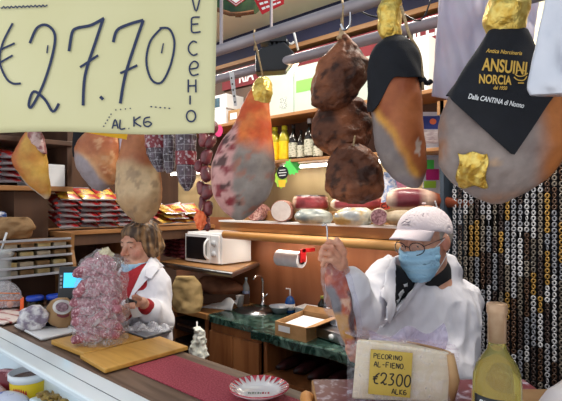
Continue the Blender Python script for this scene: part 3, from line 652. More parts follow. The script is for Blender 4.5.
def colE(L):
    n1 = fbm(L.P, 10, 61); n2 = fbm(L.P, 30, 66); C = mixc(A3('#a45c3a'), A3('#c68a5c'), sst(n1, -.5, .5)); C = mixc(C, A3('#cfa27a'), sst(n2, .15, .35)*sst(L.PX, 88, 100)*.7)
    x = 82+(L.PY-155)*.95-L.PX+n1*4; C = mixc(C, A3('#d8a878'), sst(x, -8, 0)*sst(L.PY, 150, 158)*.8); return mixc(C, A3('#9a8e92'), sst(x, -2, 4)*sst(L.PY, 146, 158))
t, b, L = ham([(131, 88, 112), (136, 83, 117), (142, 78, 118), (150, 75, 119), (160, 75, 119), (168, 77, 119), (176, 82, 118), (184, 88, 114), (189, 94, 106), (191, 98, 102)], 'round brown ham with grey lower edge, second from the left', colE, seed=63, ratio=.7)
hang(t, b, (L.c[0], L.D, L.w[0]), 1.3)
mb = Loft([(118, 76, 92), (128, 73, 90), (140, 72, 84), (150, 72, 79), (157, 73, 76)], L.D+.05, .4, 24, 16, .006, 4); cobj('cloth_cover', mb.P, mb.F, M_blackcloth, t, b)
def colF(L):
    n1 = fbm(L.P, 9, 71); n2 = fbm(L.P, 26, 74); C = mixc(A3('#9c5a3a'), A3('#b8744a'), sst(n1, -.5, .5)); f = sst(L.PY+n1*6-np.abs(L.PX-132)*.35, 152, 164)*sst(159-L.PX+n1*3+(L.PY-170)*.1, 0, 4)
    C = mixc(C, mixc(A3('#b49068'), A3('#d2b48c'), sst(n1+n2*.4, -.5, .4)), f); C = mixc(C, A3('#8a6f58'), f*sst(n2, .25, .42)*.6); return mixc(C, A3('#7e4530'), sst(n2, .1, .3)*(1-f)*(1-sst(L.PY, 150, 162)))
t, b, L = ham([(120, 129, 149), (130, 126, 150), (140, 122, 152), (150, 120, 154), (160, 118, 157), (170, 116, 160), (180, 115, 161), (190, 115, 162), (200, 117, 161), (209, 122, 158), (216, 128, 154), (221, 134, 148), (223, 138, 144)], 'large pale ham hanging above the woman\'s head', colF, seed=73, ratio=.7)
hang(t, b, (L.c[0], L.D, L.w[0]), 1.3)
cmb(B(mat('pink_wrap_sheet', '#d8c4cc', '#c6b0bc', (20, 20, 20), .4)).grid(lambda a, c: J(119+7*a+2*c*(1-a), 128+42*c, L.D+.03+.01*math.sin(a*6+c*5)), 6, 14), 'paper_strip', t, b, smooth=True, solid=.003)
# --- netted salami
M_sal = vmat('salami_casing', .4, .5, 60, .5, speck='#a8a0ac', sscale=70, slo=.58, shi=.72, coat=.2)
M_net = mat('white_netting', '#b4b0b4', rough=.7)
def salami(rows, label, seed, band=None, name='netted_salami'):
    pxm = (rows[2][1]+rows[2][2])/2; D = DY(pxm, 1.3); L = Loft(rows, D, .95, 32, 44, .006, seed, 25); base = (L.c[-1], D, L.w[-1]); t, b = cthing(name, base, label, 'salami', 'netted salami by the pale ham')
    n = fbm(L.P, 30, seed); C = mixc(A3('#33242e'), A3('#5e4c58'), sst(n, -.4, .5))
    cobj('salami_body', L.P, L.F, M_sal, t, b, cols=C); mb = B(M_net); k = L.n; q = len(L.py)
    for j in range(2, q-2, 4): mb.tube([L.P[j*k+i]+np.array([0, 0, 0]) for i in range(k)], .0009, 4, closed=True)
    for i in range(0, k, 4): mb.tube([L.P[j*k+i] for j in range(0, q)], .0009, 4)
    cmb(mb, 'netting', t, b)
    if band:
        K = Loft(rows, D, .95, 32, 60, .006, seed, 25, grow=.003); keep = [f for f in K.F[:-2] if all(band[0] < K.PY[i] < band[1] and K.Fr[i] > -.1 for i in f)]
        used = sorted({i for f in keep for i in f}); mp = {o_: i for i, o_ in enumerate(used)}; cobj('label', K.P[used], [[mp[i] for i in f] for f in keep], mat('red_white_print', '#7e2430', '#b8a4a8', (60, 60, 60), .4, lo=.52, hi=.6), t, b)
    hang(t, b, (L.c[0], D, L.w[0]), 1.3)
salami([(118, 150, 160), (126, 148, 166), (135, 146, 168), (148, 146, 168), (160, 149, 168), (168, 154, 167), (172, 158, 163)], 'netted salami with pale casing, leftmost of three by the pale ham', 81, (120, 148))
salami([(120, 166, 172), (128, 164, 175), (140, 163, 176), (155, 163, 176), (168, 164, 175), (173, 167, 172)], 'thin netted salami, middle of three by the pale ham', 82)
salami([(118, 182, 190), (124, 178, 194), (134, 176, 196), (150, 176, 196), (168, 176, 196), (182, 178, 195), (188, 183, 191), (191, 186, 188)], 'netted salami with red label, rightmost of three by the pale ham', 83, (150, 166))
# --- string of small sausages
M_saus = vmat('dried_sausage', .4, .4, 70, .5, coat=.4)
t, b = cthing('sausage_string', J(206, 232, DY(206, 1.3)), 'long string of small dark red sausages beside the large centre ham', 'sausages'); D = b[1]
ch = [((208, 96), (210, 110), 5.2), ((210, 110), (206, 122), 5), ((204, 118), (201, 131), 5), ((212, 120), (213, 134), 5.6), ((203, 132), (204, 147), 5.2), ((212, 135), (209, 148), 5.4), ((208, 149), (205, 165), 6), ((200, 160), (198, 172), 4.5), ((206, 166), (206, 182), 5.8), ((201, 181), (202, 195), 5.0), ((207, 184), (207, 200), 6.2), ((202, 196), (203, 211), 4.0), ((208, 201), (208, 216), 5.2), ((206, 216), (207, 231), 4.2)]
for i, (p, q, r) in enumerate(ch):
    p_ = J(*p, D+.012*(i % 2)); q_ = J(*q, D-.008*(i % 3)); V = []; r = r*D/FPX
    pts = [p_+(q_-p_)*k/9+np.array([.002*math.sin(k+i), 0, 0]) for k in range(10)]; rs = [r*math.sqrt(max(.03, 1-((k-4.5)/4.6)**2))**.7 for k in range(10)]
    mb = B(M_saus).tube(pts, [float(x) for x in rs], 14); mb.v = [tuple(np.array(x)-b) for x in mb.v]; VV = np.array(mb.v)
    meshobj('sausage_link', VV+fbm(VV+b, 60, i)[:, None]*.002, mb.f, M_saus, t, cols=mixc(A3('#5c2028'), A3('#8e4448'), sst(fbm(VV, 40, i), -.4, .5)))
hang(t, b, J(208, 97, D), 1.3)
mb = MB().use(mat('orange_netting', '#f0602a', '#ff8a50', (60, 60, 60), .5, bump=.5)).ell((0, 0, 0), (.026, .012, .036), 14, 10); mb.v = [tuple(np.array(v)*(1+.12*RS.randn())+J(200.5, 220, D-.03)) for v in mb.v]
t2, b2 = cthing('orange_tag', J(200.5, 228, D-.03), 'small orange net tag hanging on the sausage string', 'tag'); cmb(mb, 'net', t2, b2); cmb(B(M_cord).tube([J(200.5, 215, D-.03), J(203, 205, D-.02)], .002, 5), 'loop', t2, b2)
# ================================================================== SPOTLIGHT, WHITE SHEETS, BIG SIGN
t, b = cthing('spotlight', J(277, 55, DY(277, 1.6)), 'black spotlight on the rear rail, beam aimed to the right', 'lamp'); D = b[1]
q = [J(256, 56, D), J(256, 75, D), J(286, 73, D), J(296, 58, D), J(284, 45, D), J(262, 51, D)]
mb = B(M_blk); n = len(q); V = [p+np.array([0, -.05, 0]) for p in q]+[p+np.array([0, .07, .01]) for p in q]; mb.add(V, [[i, (i+1) % n, n+(i+1) % n, n+i] for i in range(n)]+[list(range(n))[::-1], list(range(n, 2*n))]); cmb(mb, 'lamp_housing', t, b, bevel=.006)
mb = B(M_blk); 
for k in range(5): a_ = J(288-k*4.5, 47+k*.8, D); mb.box(a_[0]-.004, a_[1]-.03, a_[2], a_[0]+.004, a_[1]+.05, a_[2]+.025)
cmb(mb, 'cooling_fins', t, b); cmb(B(M_blk).tube([J(275, 50, D), J(273, 38, D), J(266, 42, D)], .012, 8).box(*(J(267, 44, D)+[-.03, -.04, 0]), *(J(282, 36, D)+[.02, .04, 0])), 'mount_clamp', t, b)
o = cmb(B(mat('lit_lens', '#ffe2b0', emit=6)).add([J(287, 74.5, D-.055), J(297, 59, D-.055), J(301, 60, D+.05), J(291, 76, D+.05)], [[0, 1, 2, 3]]), 'lens', t, b)
cmb(B(M_white).tube(catmull([J(291, 26, D), J(286, 30, D), J(285, 38, D), J(290, 44, D), J(294, 42, D)], 4), .005, 7).tube([J(293, 28, D), J(298, 50, D)], .005, 6), 'white_cable', t, b, smooth=True)
sl = bpy.data.lights.new('lamp_light', 'SPOT'); sl.energy = 3; sl.color = (1, .85, .62); sl.spot_size = 1.9; sl.shadow_soft_size = .05
so = bpy.data.objects.new('lamp_light', sl); COL.objects.link(so); so.parent = t; so.location = J(302, 66, D)-b; so.rotation_euler = Vector((-.75, .1, .55)).to_track_quat('Z', 'Y').to_euler()
M_sheet = mat('lilac_white_sheet', '#cfc4d6', '#dcd4e2', (6, 6, 6), .55, bump=.25, bscale=12, sss=.1)
def sheet(pts, D, fold, name, label, m, cat='sheet'):
    (a0, b0), (a1, b1), (a2, b2), (a3, b3) = pts   # tl tr br bl
    def fn(x, y):
        px = (a0*(1-x)+a1*x)*(1-y)+(a3*(1-x)+a2*x)*y; py = (b0*(1-x)+b1*x)*(1-y)+(b3*(1-x)+b2*x)*y
        return J(px, py, D+fold*(math.sin(x*9+y*2)+.5*math.sin(y*11+x*5)+.4*math.sin(x*21-y*13)))
    base = J((a2+a3)/2, max(b2, b3), D); t, b = cthing(name, base, label, cat)
    cmb(B(m).grid(fn, 40, 50), 'folded_sheet', t, b, smooth=True, solid=.006); hang(t, b, J((a0+a1)/2, (b0+b1)/2+1, D), 1.3 if D < 2.0 else 1.6); return t, b
D6 = DY(452, 1.5)
sheet([(440, -8), (500, -8), (486, 108), (432, 96)], D6, .010, 'white_wrap', 'pale lilac sheet hanging between the two cloth-covered hams', M_sheet)
sheet([(480, -6), (540, -6), (530, 60), (478, 60)], D6+.05, .008, 'white_wrap', 'pale sheet hanging behind the gold-foil tip of the largest ham', M_sheet)
M_silver = mat('silver_white_bag', '#c8ccd8', '#e2e2ea', (5, 5, 5), .28, .25, bump=.5, bscale=14)
L = Loft([(-8, 545, 575), (10, 540, 585), (40, 535, 590), (70, 530, 590), (88, 527, 588), (95, 530, 585)], .98, .35, 48, 50, .03, 91, 7)
t, b = cthing('foil_bag', (L.c[-1], .98, L.w[-1]), 'silvery white bag hanging at the top right edge', 'bag'); cobj('bag_body', L.P, L.F, M_silver, t, b); hang(t, b, (L.c[0], .98, L.w[0]), 1.26)
# price sign (left, nearest the lens)
M_yel = mat('pale_yellow_card', '#e0daac', '#d8d19e', (3, 3, 3), .7, bump=.08)
M_ink = mat('blue_black_ink', '#1e2c50', rough=.6)
DS = 1.02; t, b = cthing('price_sign', J(100, 132, DS), 'large pale yellow card sign with handwritten €27.70 at top left', 'sign')
def sf(x, y): return J(x, y, DS+.018*((x-100)/120)**2-.012*sst(x, 190, 218)*sst(y, 100, 135))
def edge_b(x): return 133-1.5*math.sin(x*.03)-sst(x, 185, 216)*3*(x-185)/30*0
cmb(B(M_yel).grid(lambda a, c: sf(-45+(263-2.5*c*1.5)*a+3*c*a*0, -38+c*(edge_b(-45+263*a)+38)), 50, 24), 'card', t, b, smooth=True, solid=.004)
mb = B(M_ink); fn = lambda x, y: sf(x, -y)-np.array([0, .005, 0])
def sc(txt, x, y, hgt, wid, w, **k): scribe(mb, txt, x, -y, hgt, wid, w, fn, **k)
for st in ([(24, -25), (12, -22), (3, -40), (2, -65), (8, -82), (22, -84)], [(-4, -52), (14, -46)], [(-2, -63), (18, -56)]):
    pass
ST = [([(14, 24), (4, 44), (1, 62), (7, 78), (14, 84), (22, 84)], 2.2), ([(-2, 52), (16, 44)], 2), ([(0, 64), (14, 56)], 2),
 ([(31, 44), (38, 29), (48, 26), (56, 36), (53, 58), (44, 86), (33, 107), (30, 104), (35, 92), (46, 100), (54, 112), (60, 104)], 2.7),
 ([(70, 52), (73, 34), (78, 29), (92, 26), (105, 19)], 3), ([(104, 20), (96, 44), (86, 76), (84, 106)], 3), ([(81, 68), (99, 56)], 2.4),
 ([(114, 43), (118, 31), (130, 25), (144, 21)], 3), ([(144, 21), (136, 44), (126, 76), (121, 104)], 3), ([(121, 74), (138, 66)], 2.4),
 ([(162, 29), (151, 42), (147, 62), (152, 80), (162, 83), (171, 66), (175, 44), (170, 30), (160, 29)], 2.2), ([(164, 44), (162, 54)], 1.4), ([(49, 46), (48, 54)], 1.4), ([(101, 97), (104, 100)], 3)]
for st, w in ST:
    V, F = ribbon([(x, -y) for x, y in st], w); mb.add([fn(*p) for p in V], F)
for ch_, y, hh, x in (('V', 12, 16, 192), ('E', 33, 15, 192), ('c', 56, 14, 189), ('e', 76, 14, 190), ('H', 93, 13, 188), ('I', 105, 9, 188), ('O', 122, 11, 187)): sc(ch_, x, y, hh, 9, 1.6)
sc('AL.', 113, 129, 9, 6, 1.5); sc('Kg', 134, 127, 10, 8, 1.5)
for k in range(9): V, F = ribbon([(104+k*1.8+max(0, k-4)*3, -(127-k*3 if k < 5 else 113-k*.5)), (105.2+k*1.8+max(0, k-4)*3, -(126.2-k*3 if k < 5 else 112.8-k*.5))], 1.2); mb.add([fn(*p) for p in V], F)
for k in range(5): V, F = ribbon([(151+k*4.5, -(107+k*.4)), (152.8+k*4.5, -(107.3+k*.4))], 1.2); mb.add([fn(*p) for p in V], F)
V, F = ribbon([(2+i*1.5, -(8.5-i*.06+1.0*math.sin(i*2.4))) for i in range(32)], 1.2); mb.add([fn(*p) for p in V], F)
cmb(mb, 'lettering', t, b)
mb = B(M_cord)
for x in (-20, 180): mb.tube([sf(x, -36), J(x, -60, DS+.01), (J(x, 0, DS)[0], DS+.02, 3.03)], .003, 6)
cmb(mb, 'cord', t, b)
# narrow yellow sheet peeking below
t, b = cthing('paper_notice', J(105, 139, 1.25), 'orange-yellow card peeking out under the large price sign', 'sign'); cmb(B(mat('orange_yellow_card', '#eeb81c', '#e2a814', (4, 4, 4), .6)).add([J(80, 125, 1.25), J(129, 125, 1.25), J(126.5, 139.5, 1.25), J(108, 136.5, 1.25), J(86, 132.5, 1.25)], [[0, 1, 2, 3, 4]]), 'card', t, b, solid=.003)
cmb(B(M_cord).tube([J(104, 126, 1.255), (J(104, 0, 1.255)[0], 1.26, 3.04)], .002, 5), 'cord', t, b)
# emblem and red card up at the awning edge
t, b = cthing('hanging_emblem', J(240, 14, 2.55), 'green hanging board with a red and white shield, at the top', 'emblem'); D = 2.55
M_grn = mat('dark_green_board', '#143a26', '#3a5a30', (20, 20, 20), .6); mb = B(M_grn); 
pts = [(214, -30), (262, -30), (262, 8), (256, 14), (236, 15), (222, 12), (214, 10)]; V = [J(x, y, D) for x, y in pts]+[J(x, y, D+.02) for x, y in pts]; n = len(pts); mb.add(V, [[i, (i+1) % n, n+(i+1) % n, n+i] for i in range(n)]+[list(range(n))[::-1], list(range(n, 2*n))]); cmb(mb, 'board', t, b)
def shield(s_, z, m): q = [(-17, -30), (17, -30), (13, -4), (0, 5.5), (-13, -4)]; return B(m).add([J(236+x*s_, 1+(y)*s_, D-z) for x, y in q], [[0, 1, 2, 3, 4]])
for s_, z, m in ((1, .004, M_red), (.82, .006, M_white), (.66, .008, M_red), (.4, .010, M_white)): cmb(shield(s_, z, m), 'shield', t, b)
cmb(B(mat('brown_garland', '#5a3a24', '#7a5230', (30, 30, 30), .8)).tube([J(216, 9, D-.01), J(230, 14, D-.01), J(240, 14, D-.01), J(254, 12, D-.01)], .012, 8).box(*(J(235, 16, D)-[0, .02, 0]), *(J(241, 13, D)+[0, .02, 0])), 'garland', t, b)
cmb(B(M_cord).tube([J(238, -30, D), (J(238, -30, D)[0], D, 3.04)], .004, 6), 'cord', t, b)
t, b = cthing('red_card', J(268, 14, 2.45), 'red card with white print hanging at the ceiling edge', 'card'); D = 2.45
def fr_(x, y, o=0): return J(252+x*36+y*9-y*0, 2-x*13*-0-12*x*(y*.8-.0)+y*13, D-o)
def q4(x, y, o=0):
    A_, B_, C_, E_ = (250, -8), (284, -12), (284, 4), (262, 14.5); return J((A_[0]*(1-x)+B_[0]*x)*(1-y)+(E_[0]*(1-x)+C_[0]*x)*y, (A_[1]*(1-x)+B_[1]*x)*(1-y)+(E_[1]*(1-x)+C_[1]*x)*y, D-o)
cmb(B(M_red).grid(lambda a, c: q4(a, c), 2, 2), 'card', t, b, solid=.004); mb = B(M_white)
for r_ in range(3):
    for c_ in range(4): mb.add([q4(.1+.45*(c_//2)+.17*(c_ % 2), .3+.22*r_, .004), q4(.24+.45*(c_//2)+.17*(c_ % 2), .3+.22*r_, .004), q4(.24+.45*(c_//2)+.17*(c_ % 2), .4+.22*r_, .004), q4(.1+.45*(c_//2)+.17*(c_ % 2), .4+.22*r_, .004)], [[0, 1, 2, 3]])
cmb(mb, 'print', t, b); cmb(B(M_cord).tube([J(266, -9, D), (J(266, 0, D)[0], D, 3.04)], .003, 6), 'cord', t, b)
DK = DY(342, 1.3)-.03
t, b = cthing('electric_cable', J(374, 17, 1.62), 'thin black cable looping between the rails above the specks', 'cable')
cmb(B(M_blk).tube(catmull([(J(338, 0, 1.62)[0], 1.62, 3.04), J(346, -20, 1.62), J(352, 2, 1.62), J(362, 12, 1.62), J(378, 17, 1.62), J(400, 14, 1.62), J(430, 2, 1.62), (J(452, 0, 1.62)[0], 1.62, 3.04)], 6), .003, 6), 'cable_run', t, b, smooth=True)
# perforated strap on the rear rail
t, b = cthing('perforated_strap', J(236, 108, DY(232, 1.57)), 'white perforated strap hanging from the rear rail', 'strap'); D = b[1]
cmb(B(M_white).grid(lambda a, c: J(229+5*a+5*c-2*a*c, 72+34*c, D-.02+.02*c), 2, 12), 'strap', t, b, solid=.003); mb = B(M_blk)
for k in range(5): mb.ell(J(231.5+4.3*k/5, 78+6*k, D-.026+.003*k), (.004, .002, .005), 8, 6)
cmb(mb, 'hole', t, b)
o = cmb(B(M_hook).tube(catmull([J(350, 4, DK), J(350, 24, DK), J(344, 30, DK), J(341, 24, DK)], 5), .004, 7), 'metal_hook', None, J(345, 30, DK)); o.location = cw(*J(345, 30, DK)); o.rotation_euler = (0, 0, TH); tag(o, 'steel hook above the top speck piece', 'hook')
# ================================================================== PEOPLE
M_skin = vmat('skin', .5, .12, 90, .4, sss=.15)
M_coatw = mat('white_coat', '#d0cfd8', '#dddce4', (5, 5, 5), .75, bump=.12, bscale=40)
M_capw = mat('cap_cloth', '#ddd0d6', '#e8dde2', (8, 8, 8), .8, bump=.1, bscale=200)
M_mask = mat('blue_mask', '#8fc0e0', '#a4cfea', (6, 6, 60), .75, bump=.15)
M_tee = mat('black_tee', '#101116', '#16171c', (9, 9, 9), .85)
M_trou = mat('dark_trousers', '#23262e', '#2c2f38', (9, 9, 9), .85)
M_shoe = mat('black_shoe', '#141414', rough=.4)
M_eye = mat('eye_white', '#e8e4e0', rough=.2); M_iris = mat('brown_iris', '#2e1d14', rough=.15)
M_glf = mat('glasses_frame', '#2a1e24', rough=.25, metal=.3)
def head_prims(X, fem=False, ages=1):
    w = .94 if fem else 1
    P = [ell((0, .018, .035), (.078*w, .098, .088), X=X), ell((0, -.018, -.045), (.063*w, .072, .080), .03, X=X), cap((0, -.052, -.098), (0, -.060, -.102), .024*w, k=.03, X=X),
         cap((-.040*w, -.01, -.075), (-.022, -.055, -.1), .022, k=.03, X=X), cap((.040*w, -.01, -.075), (.022, -.055, -.1), .022, k=.03, X=X)]
    for s in (-1, 1):
        P += [ell((s*.037*w, -.055, -.032), (.024, .022, .026), .025, X=X), ell((s*.079*w, .012, -.008), (.011, .019, .032), .008, R=rotm(s*-.35), X=X)]
    P += [cap((-.030, -.080, .022), (.030, -.080, .022), .012, k=.02, X=X)]
    for s in (-1, 1): P += [ell((s*.032, -.094, 0), (.019, .015, .012), .012, '-', X=X)]
    for s in (-1, 1): P += [ell((s*.032, -.074, 0), (.015, .013, .0125), .004, X=X), cap((s*.018, -.083, .008), (s*.046, -.078, .007), .0045, k=.006, X=X)]
    P += [cap((0, -.086, .004), (0, -.112, -.034), .008, .0125, .012, X=X), ell((-.013, -.098, -.038), (.009, .011, .008), .008, X=X), ell((.013, -.098, -.038), (.009, .011, .008), .008, X=X),
          cap((-.020, -.083, -.067), (.020, -.083, -.067), .0058, k=.006, X=X), cap((-.018, -.081, -.078), (.018, -.081, -.078), .0065, k=.006, X=X), cap((-.021, -.093, -.0725), (.021, -.093, -.0725), .002, k=.004, op='-', X=X),
          cap((0, .022, -.06), (0, .035, -.17), .056*w, .060*w, .03, X=X)]
    return P
def eyes(X, par, base, squint=.8):
    for s in (-1, 1):
        c = X[0]@np.array([s*.032, -.0772, -.001])+X[1]; mb = B(M_eye).ell(c, (.0095, .0095, .0088), 14, 10)
        f = X[0]@np.array([s*.032-.001, -.0838, -.003])+X[1]; mb.use(M_iris).ell(f, (.0044, .0044, .0044), 12, 8); e = cmb(mb, 'eye', par, base, smooth=True)
        cmb(B(M_iris if squint < .8 else mat('brow_hair', '#6a5a4c', rough=.9)).tube([X[0]@np.array(p)+X[1] for p in ((s*.014, -.093, .020), (s*.032, -.095, .025), (s*.05, -.084, .021))], [.0022, .0032, .0015], 6), 'eyebrow', par, base, smooth=True)
def joinm(*L):
    V = []; F = []; n = 0
    for v, f in L: V.append(v); F.append(f+n); n += len(v)
    return np.concatenate(V), np.concatenate(F)
def finger(ch, r0=.0088, r1=.0068):
    P = []; n = len(ch)-1
    for i in range(n): a = r0+(r1-r0)*i/n; b = r0+(r1-r0)*(i+1)/n; P.append(cap(ch[i], ch[i+1], a, b, .004))
    return P
def skincols(V, X=None, base=None, fem=False):
    n = fbm(V, 30, 3); C = mixc(A3('#c98a70'), A3('#dba48a'), sst(n, -.5, .5))
    if X is not None:
        Q = (V-X[1])@X[0]
        def spot(c, r, col, a):
            nonlocal C
            d = np.linalg.norm((Q-np.array(c))/np.array(r), axis=1); C = mixc(C, A3(col), a*(1-sst(d, .4, 1)))
        for s in (-1, 1): spot((s*.042, -.06, -.035), (.03, .04, .03), '#cc7464', .55); spot((s*.078, .01, -.01), (.02, .03, .04), '#cc7666', .5)
        spot((0, -.11, -.034), (.022, .03, .02), '#cc7262', .5); spot((0, -.085, -.073), (.024, .02, .010), '#a8504e', .8)
    return C
def coat_folds(sd, amp=.006):
    return lambda V: (fbm(V*np.array([1, 1, .45]), 16, sd, 3)*amp+np.abs(vnoise(V@rotm(.4, .5, .3), (20, 20, 7), sd+3))*-amp*.9)
# ------------------------------------------------------------------ man with the cap
bu = J(430, 300, 1.80); base = np.array([bu[0], bu[1], 0.0])
man, base = cthing('person', base, 'man in white coat and cap, glasses and blue mask, holding up a packed ham piece', 'person')
yawm = math.radians(-50)
XM = (rotm(yawm, .17, -.03), J(424, 240, 1.74))
Rt = rotm(-.40)
tx, ty = bu[0]-.02, 1.83
SHR, ELR, WRR = J(389, 283, 1.73), J(359, 316, 1.56), J(340, 270, 1.475)
SHL, ELL_, WRL = J(460, 302, 1.87), J(449, 372, 1.68), J(376, 362, 1.47)
torso = [ell((tx, ty, 1.20), (.19, .125, .23), .05, R=Rt), ell((tx-.01, ty-.02, .98), (.185, .15, .22), .06, R=Rt), ell((tx, ty, .84), (.18, .14, .14), .05, R=Rt),
         cap(SHR, (tx, ty, 1.30), .062, .09, .05), cap(SHL, (tx, ty, 1.28), .062, .09, .05)]
armR = [cap(SHR, ELR, .056, .045, .03), cap(ELR, WRR, .045, .028, .02)]; armL = [cap(SHL, ELL_, .056, .045, .03), cap(ELL_, WRL, .045, .029, .02)]
DH = 1.455
def hj(px, py, dz=0): return J(px, py, DH+dz)
handR = [ell(hj(338.5, 259, .0), (.018, .030, .032), .012, R=rotm(.3, 0, -.3)), cap(WRR, hj(339, 263), .027, .026, .015)]
for ch in ([(340, 253, -.02), (336, 243, -.03), (329, 241.5, -.035), (325, 246, -.03)], [(339, 257, -.028), (332, 248, -.04), (324, 247, -.045), (321, 252, -.04)],
           [(338, 261, -.028), (330, 254, -.045), (322, 253.5, -.048), (320, 259, -.04)], [(338, 265, -.022), (331, 260, -.038), (324, 260, -.042), (322.5, 265, -.035)],
           ): handR += finger([hj(*p) for p in ch])
handR += finger([hj(342, 261, -.01), hj(344, 252, -.02), hj(340, 244, -.03), hj(337, 239.5, -.032)], .0105, .0075)
handL = [ell(J(366, 357, 1.475), (.036, .018, .024), .012, R=rotm(.2, 0, .5)), cap(WRL, J(370, 360, 1.475), .027, .026, .015)]
for ch in ([(361, 352, 1.465), (355, 346, 1.455), (351, 342, 1.45), (350, 338, 1.452)], [(360, 356, 1.46), (353, 350, 1.45), (348, 347, 1.445), (347, 343, 1.45)], [(361, 360, 1.46), (354, 356, 1.45), (349, 353, 1.445), (347, 349, 1.45)], [(363, 364, 1.462), (357, 361, 1.452), (352, 359, 1.448), (350, 356, 1.45)]): handL += finger([J(*p) for p in ch])
handL += finger([J(369, 353, 1.47), J(364, 345, 1.462), J(359, 341, 1.458)], .0105, .008)
legs = []
for s in (-1, 1):
    hx, hy = tx+s*.09*math.cos(.4), ty-s*.09*math.sin(.4)
    legs += [cap((hx, hy, .84), (hx+s*.01, hy+.01, .47), .085, .058, .04), cap((hx+s*.01, hy+.01, .47), (hx+s*.015, hy+.03, .09), .056, .038, .02), cap((hx+s*.015, hy+.03, .045), (hx+s*.02-.06, hy-.12, .035), .04, .032, .02)]
body = torso+armR+armL+legs
V, F = joinm(solid(body+head_prims(XM), .0048, smooth=1), solid(handR, .0022, smooth=1), solid(handL, .0022, smooth=1), solid(head_prims(XM), .0030, smooth=1)); cobj('body', V, F, M_skin, man, base, cols=skincols(V, XM)); eyes(XM, man, base)
tee = [ell((tx, ty, 1.20), (.19, .125, .23), .05, R=Rt), cap(SHR, (tx, ty, 1.30), .062, .09, .05), cap(SHL, (tx, ty, 1.28), .062, .09, .05), ell((tx-.01, ty-.02, .98), (.185, .15, .22), .06, R=Rt),
       cap(XM[0]@np.array([0, .03, -.125])+XM[1], XM[1]+np.array([-.02, .085, -.19]), .058, .056, .03), cap(SHR, SHR*.5+ELR*.5, .060, .056, .02), cap(SHL, SHL*.6+ELL_*.4, .060, .056, .02)]
V, F = solid(tee, .007, grow=.007, smooth=2, disp=lambda V: fbm(V, 12, 2)*.003); cobj('shirt', V, F, M_tee, man, base)
coat = [ell((tx, ty, 1.20), (.19, .125, .23), .05, R=Rt), ell((tx-.01, ty-.02, .98), (.19, .155, .24), .06, R=Rt), ell((tx, ty, .78), (.20, .16, .22), .06, R=Rt), cap(SHR, (tx, ty, 1.30), .062, .09, .05), cap(SHL, (tx, ty, 1.28), .062, .09, .05),
        cap(SHR, ELR, .062, .056, .03), cap(ELR, ELR*.3+WRR*.7, .056, .045, .02), cap(SHL, ELL_, .064, .060, .03), cap(ELL_, ELL_*.2+WRL*.8, .058, .044, .02),
        cap(J(402, 272, 1.80), J(440, 273, 1.84), .052, .068, .03)]
neckp = [cap(XM[0]@np.array([0, .02, -.08])+XM[1], XM[0]@np.array([0, .045, -.19])+XM[1], .062, .064, .01, '-')]
VP = [(399, 250), (432, 258), (427, 277), (394, 308), (390, 300)]
def cutm(G, P): G = np.maximum(G, -np.maximum(polyd(P, VP, 1.66), P[..., 1]-1.84)); return np.maximum(G, .66-P[..., 2])
fold = coat_folds(5, .012)
V, F = solid(coat+neckp, .006, grow=.019, cut=cutm, smooth=1, disp=fold); ct = cobj('coat', V, F, M_coatw, man, base)
def lap(poly, name, D=1.64, gr=.030, th=.012):
    def c(G, P): return np.maximum.reduce([G, -(G+th), polyd(P, poly, D), P[..., 1]-1.85])
    V, F = solid(coat, .005, grow=gr, cut=c, smooth=1, disp=lambda V: fold(V)*.6); return cobj(name, V, F, M_coatw, man, base)
lap([(428, 262), (446, 270), (440, 284), (424, 290), (402, 318), (390, 340), (388, 322), (394, 307), (426, 278)], 'lapel'); lap([(400, 258), (390, 266), (374, 290), (380, 296), (378, 312), (388, 322), (394, 307), (391, 298)], 'lapel')
lap([(440, 256), (456, 270), (446, 280), (430, 268)], 'collar', gr=.034)
def sprayon(prims, grow, polys, name, m, par, base, th=.004, vox=.004, D=1.66, vmax=1.8):
    def c(G, P):
        d = np.minimum.reduce([polyd(P, q, D) for q in polys]); return np.maximum.reduce([G, -(G+th), d, P[..., 1]-vmax])
    V, F = solid(prims, vox, grow=grow, cut=c, smooth=0); return cobj(name, V, F, m, par, base)
sprayon(tee, .012, [[(396, 293), (403, 288), (405, 292), (399, 298)], [(394, 298), (401, 297), (399, 303), (395, 304)], [(403, 284), (409, 283), (409, 287), (404, 288)]], 'shirt_print', M_white, man, base, vox=.0045)
V, F = solid(legs, .012, grow=.012, cut=lambda G, P: np.maximum(G, .08-P[..., 2])); cobj('trousers', V, F, M_trou, man, base)
V, F = solid(legs, .008, grow=.010, cut=lambda G, P: np.maximum(np.maximum(G, P[..., 2]-.10), .002-P[..., 2])); cobj('shoes', V, F, M_shoe, man, base)
# cap
XC = (XM[0]@rotm(0, -.12, 0), XM[1])
cp = [ell((0, .018, .036), (.086, .106, .088), .02, X=XC), ell((0, -.025, .040), (.078, .080, .072), .02, X=XC)]
def cutc(G, P):
    Q = (P-XC[1])@XC[0]; G = np.maximum(G, (.030+.02*np.clip(-Q[..., 1]*6, -1, 1))-Q[..., 2]-.26*np.clip(Q[..., 1], 0, .1)); return np.maximum(G, -(G+.006))
V, F = solid(cp, .0045, grow=0, cut=cutc, smooth=1); cap_o = cobj('cap', V, F, M_capw, man, base)
def brim(a, c):
    th = (a-.5)*2.7; x = math.sin(th)*(.080-.010*c); y = -.040-math.cos(th)*.058-c*.070*max(0, math.cos(th*1.08))**.7; z = .048-.026*c-3.6*x*x*(.5+.5*c)
    return XC[0]@np.array([x, y, z])+XC[1]
cmb(B(M_capw).grid(brim, 24, 10), 'cap_brim', man, base, smooth=True, solid=.004)
mb = B(mat('grey_stitching', '#6a6470', rough=.8))
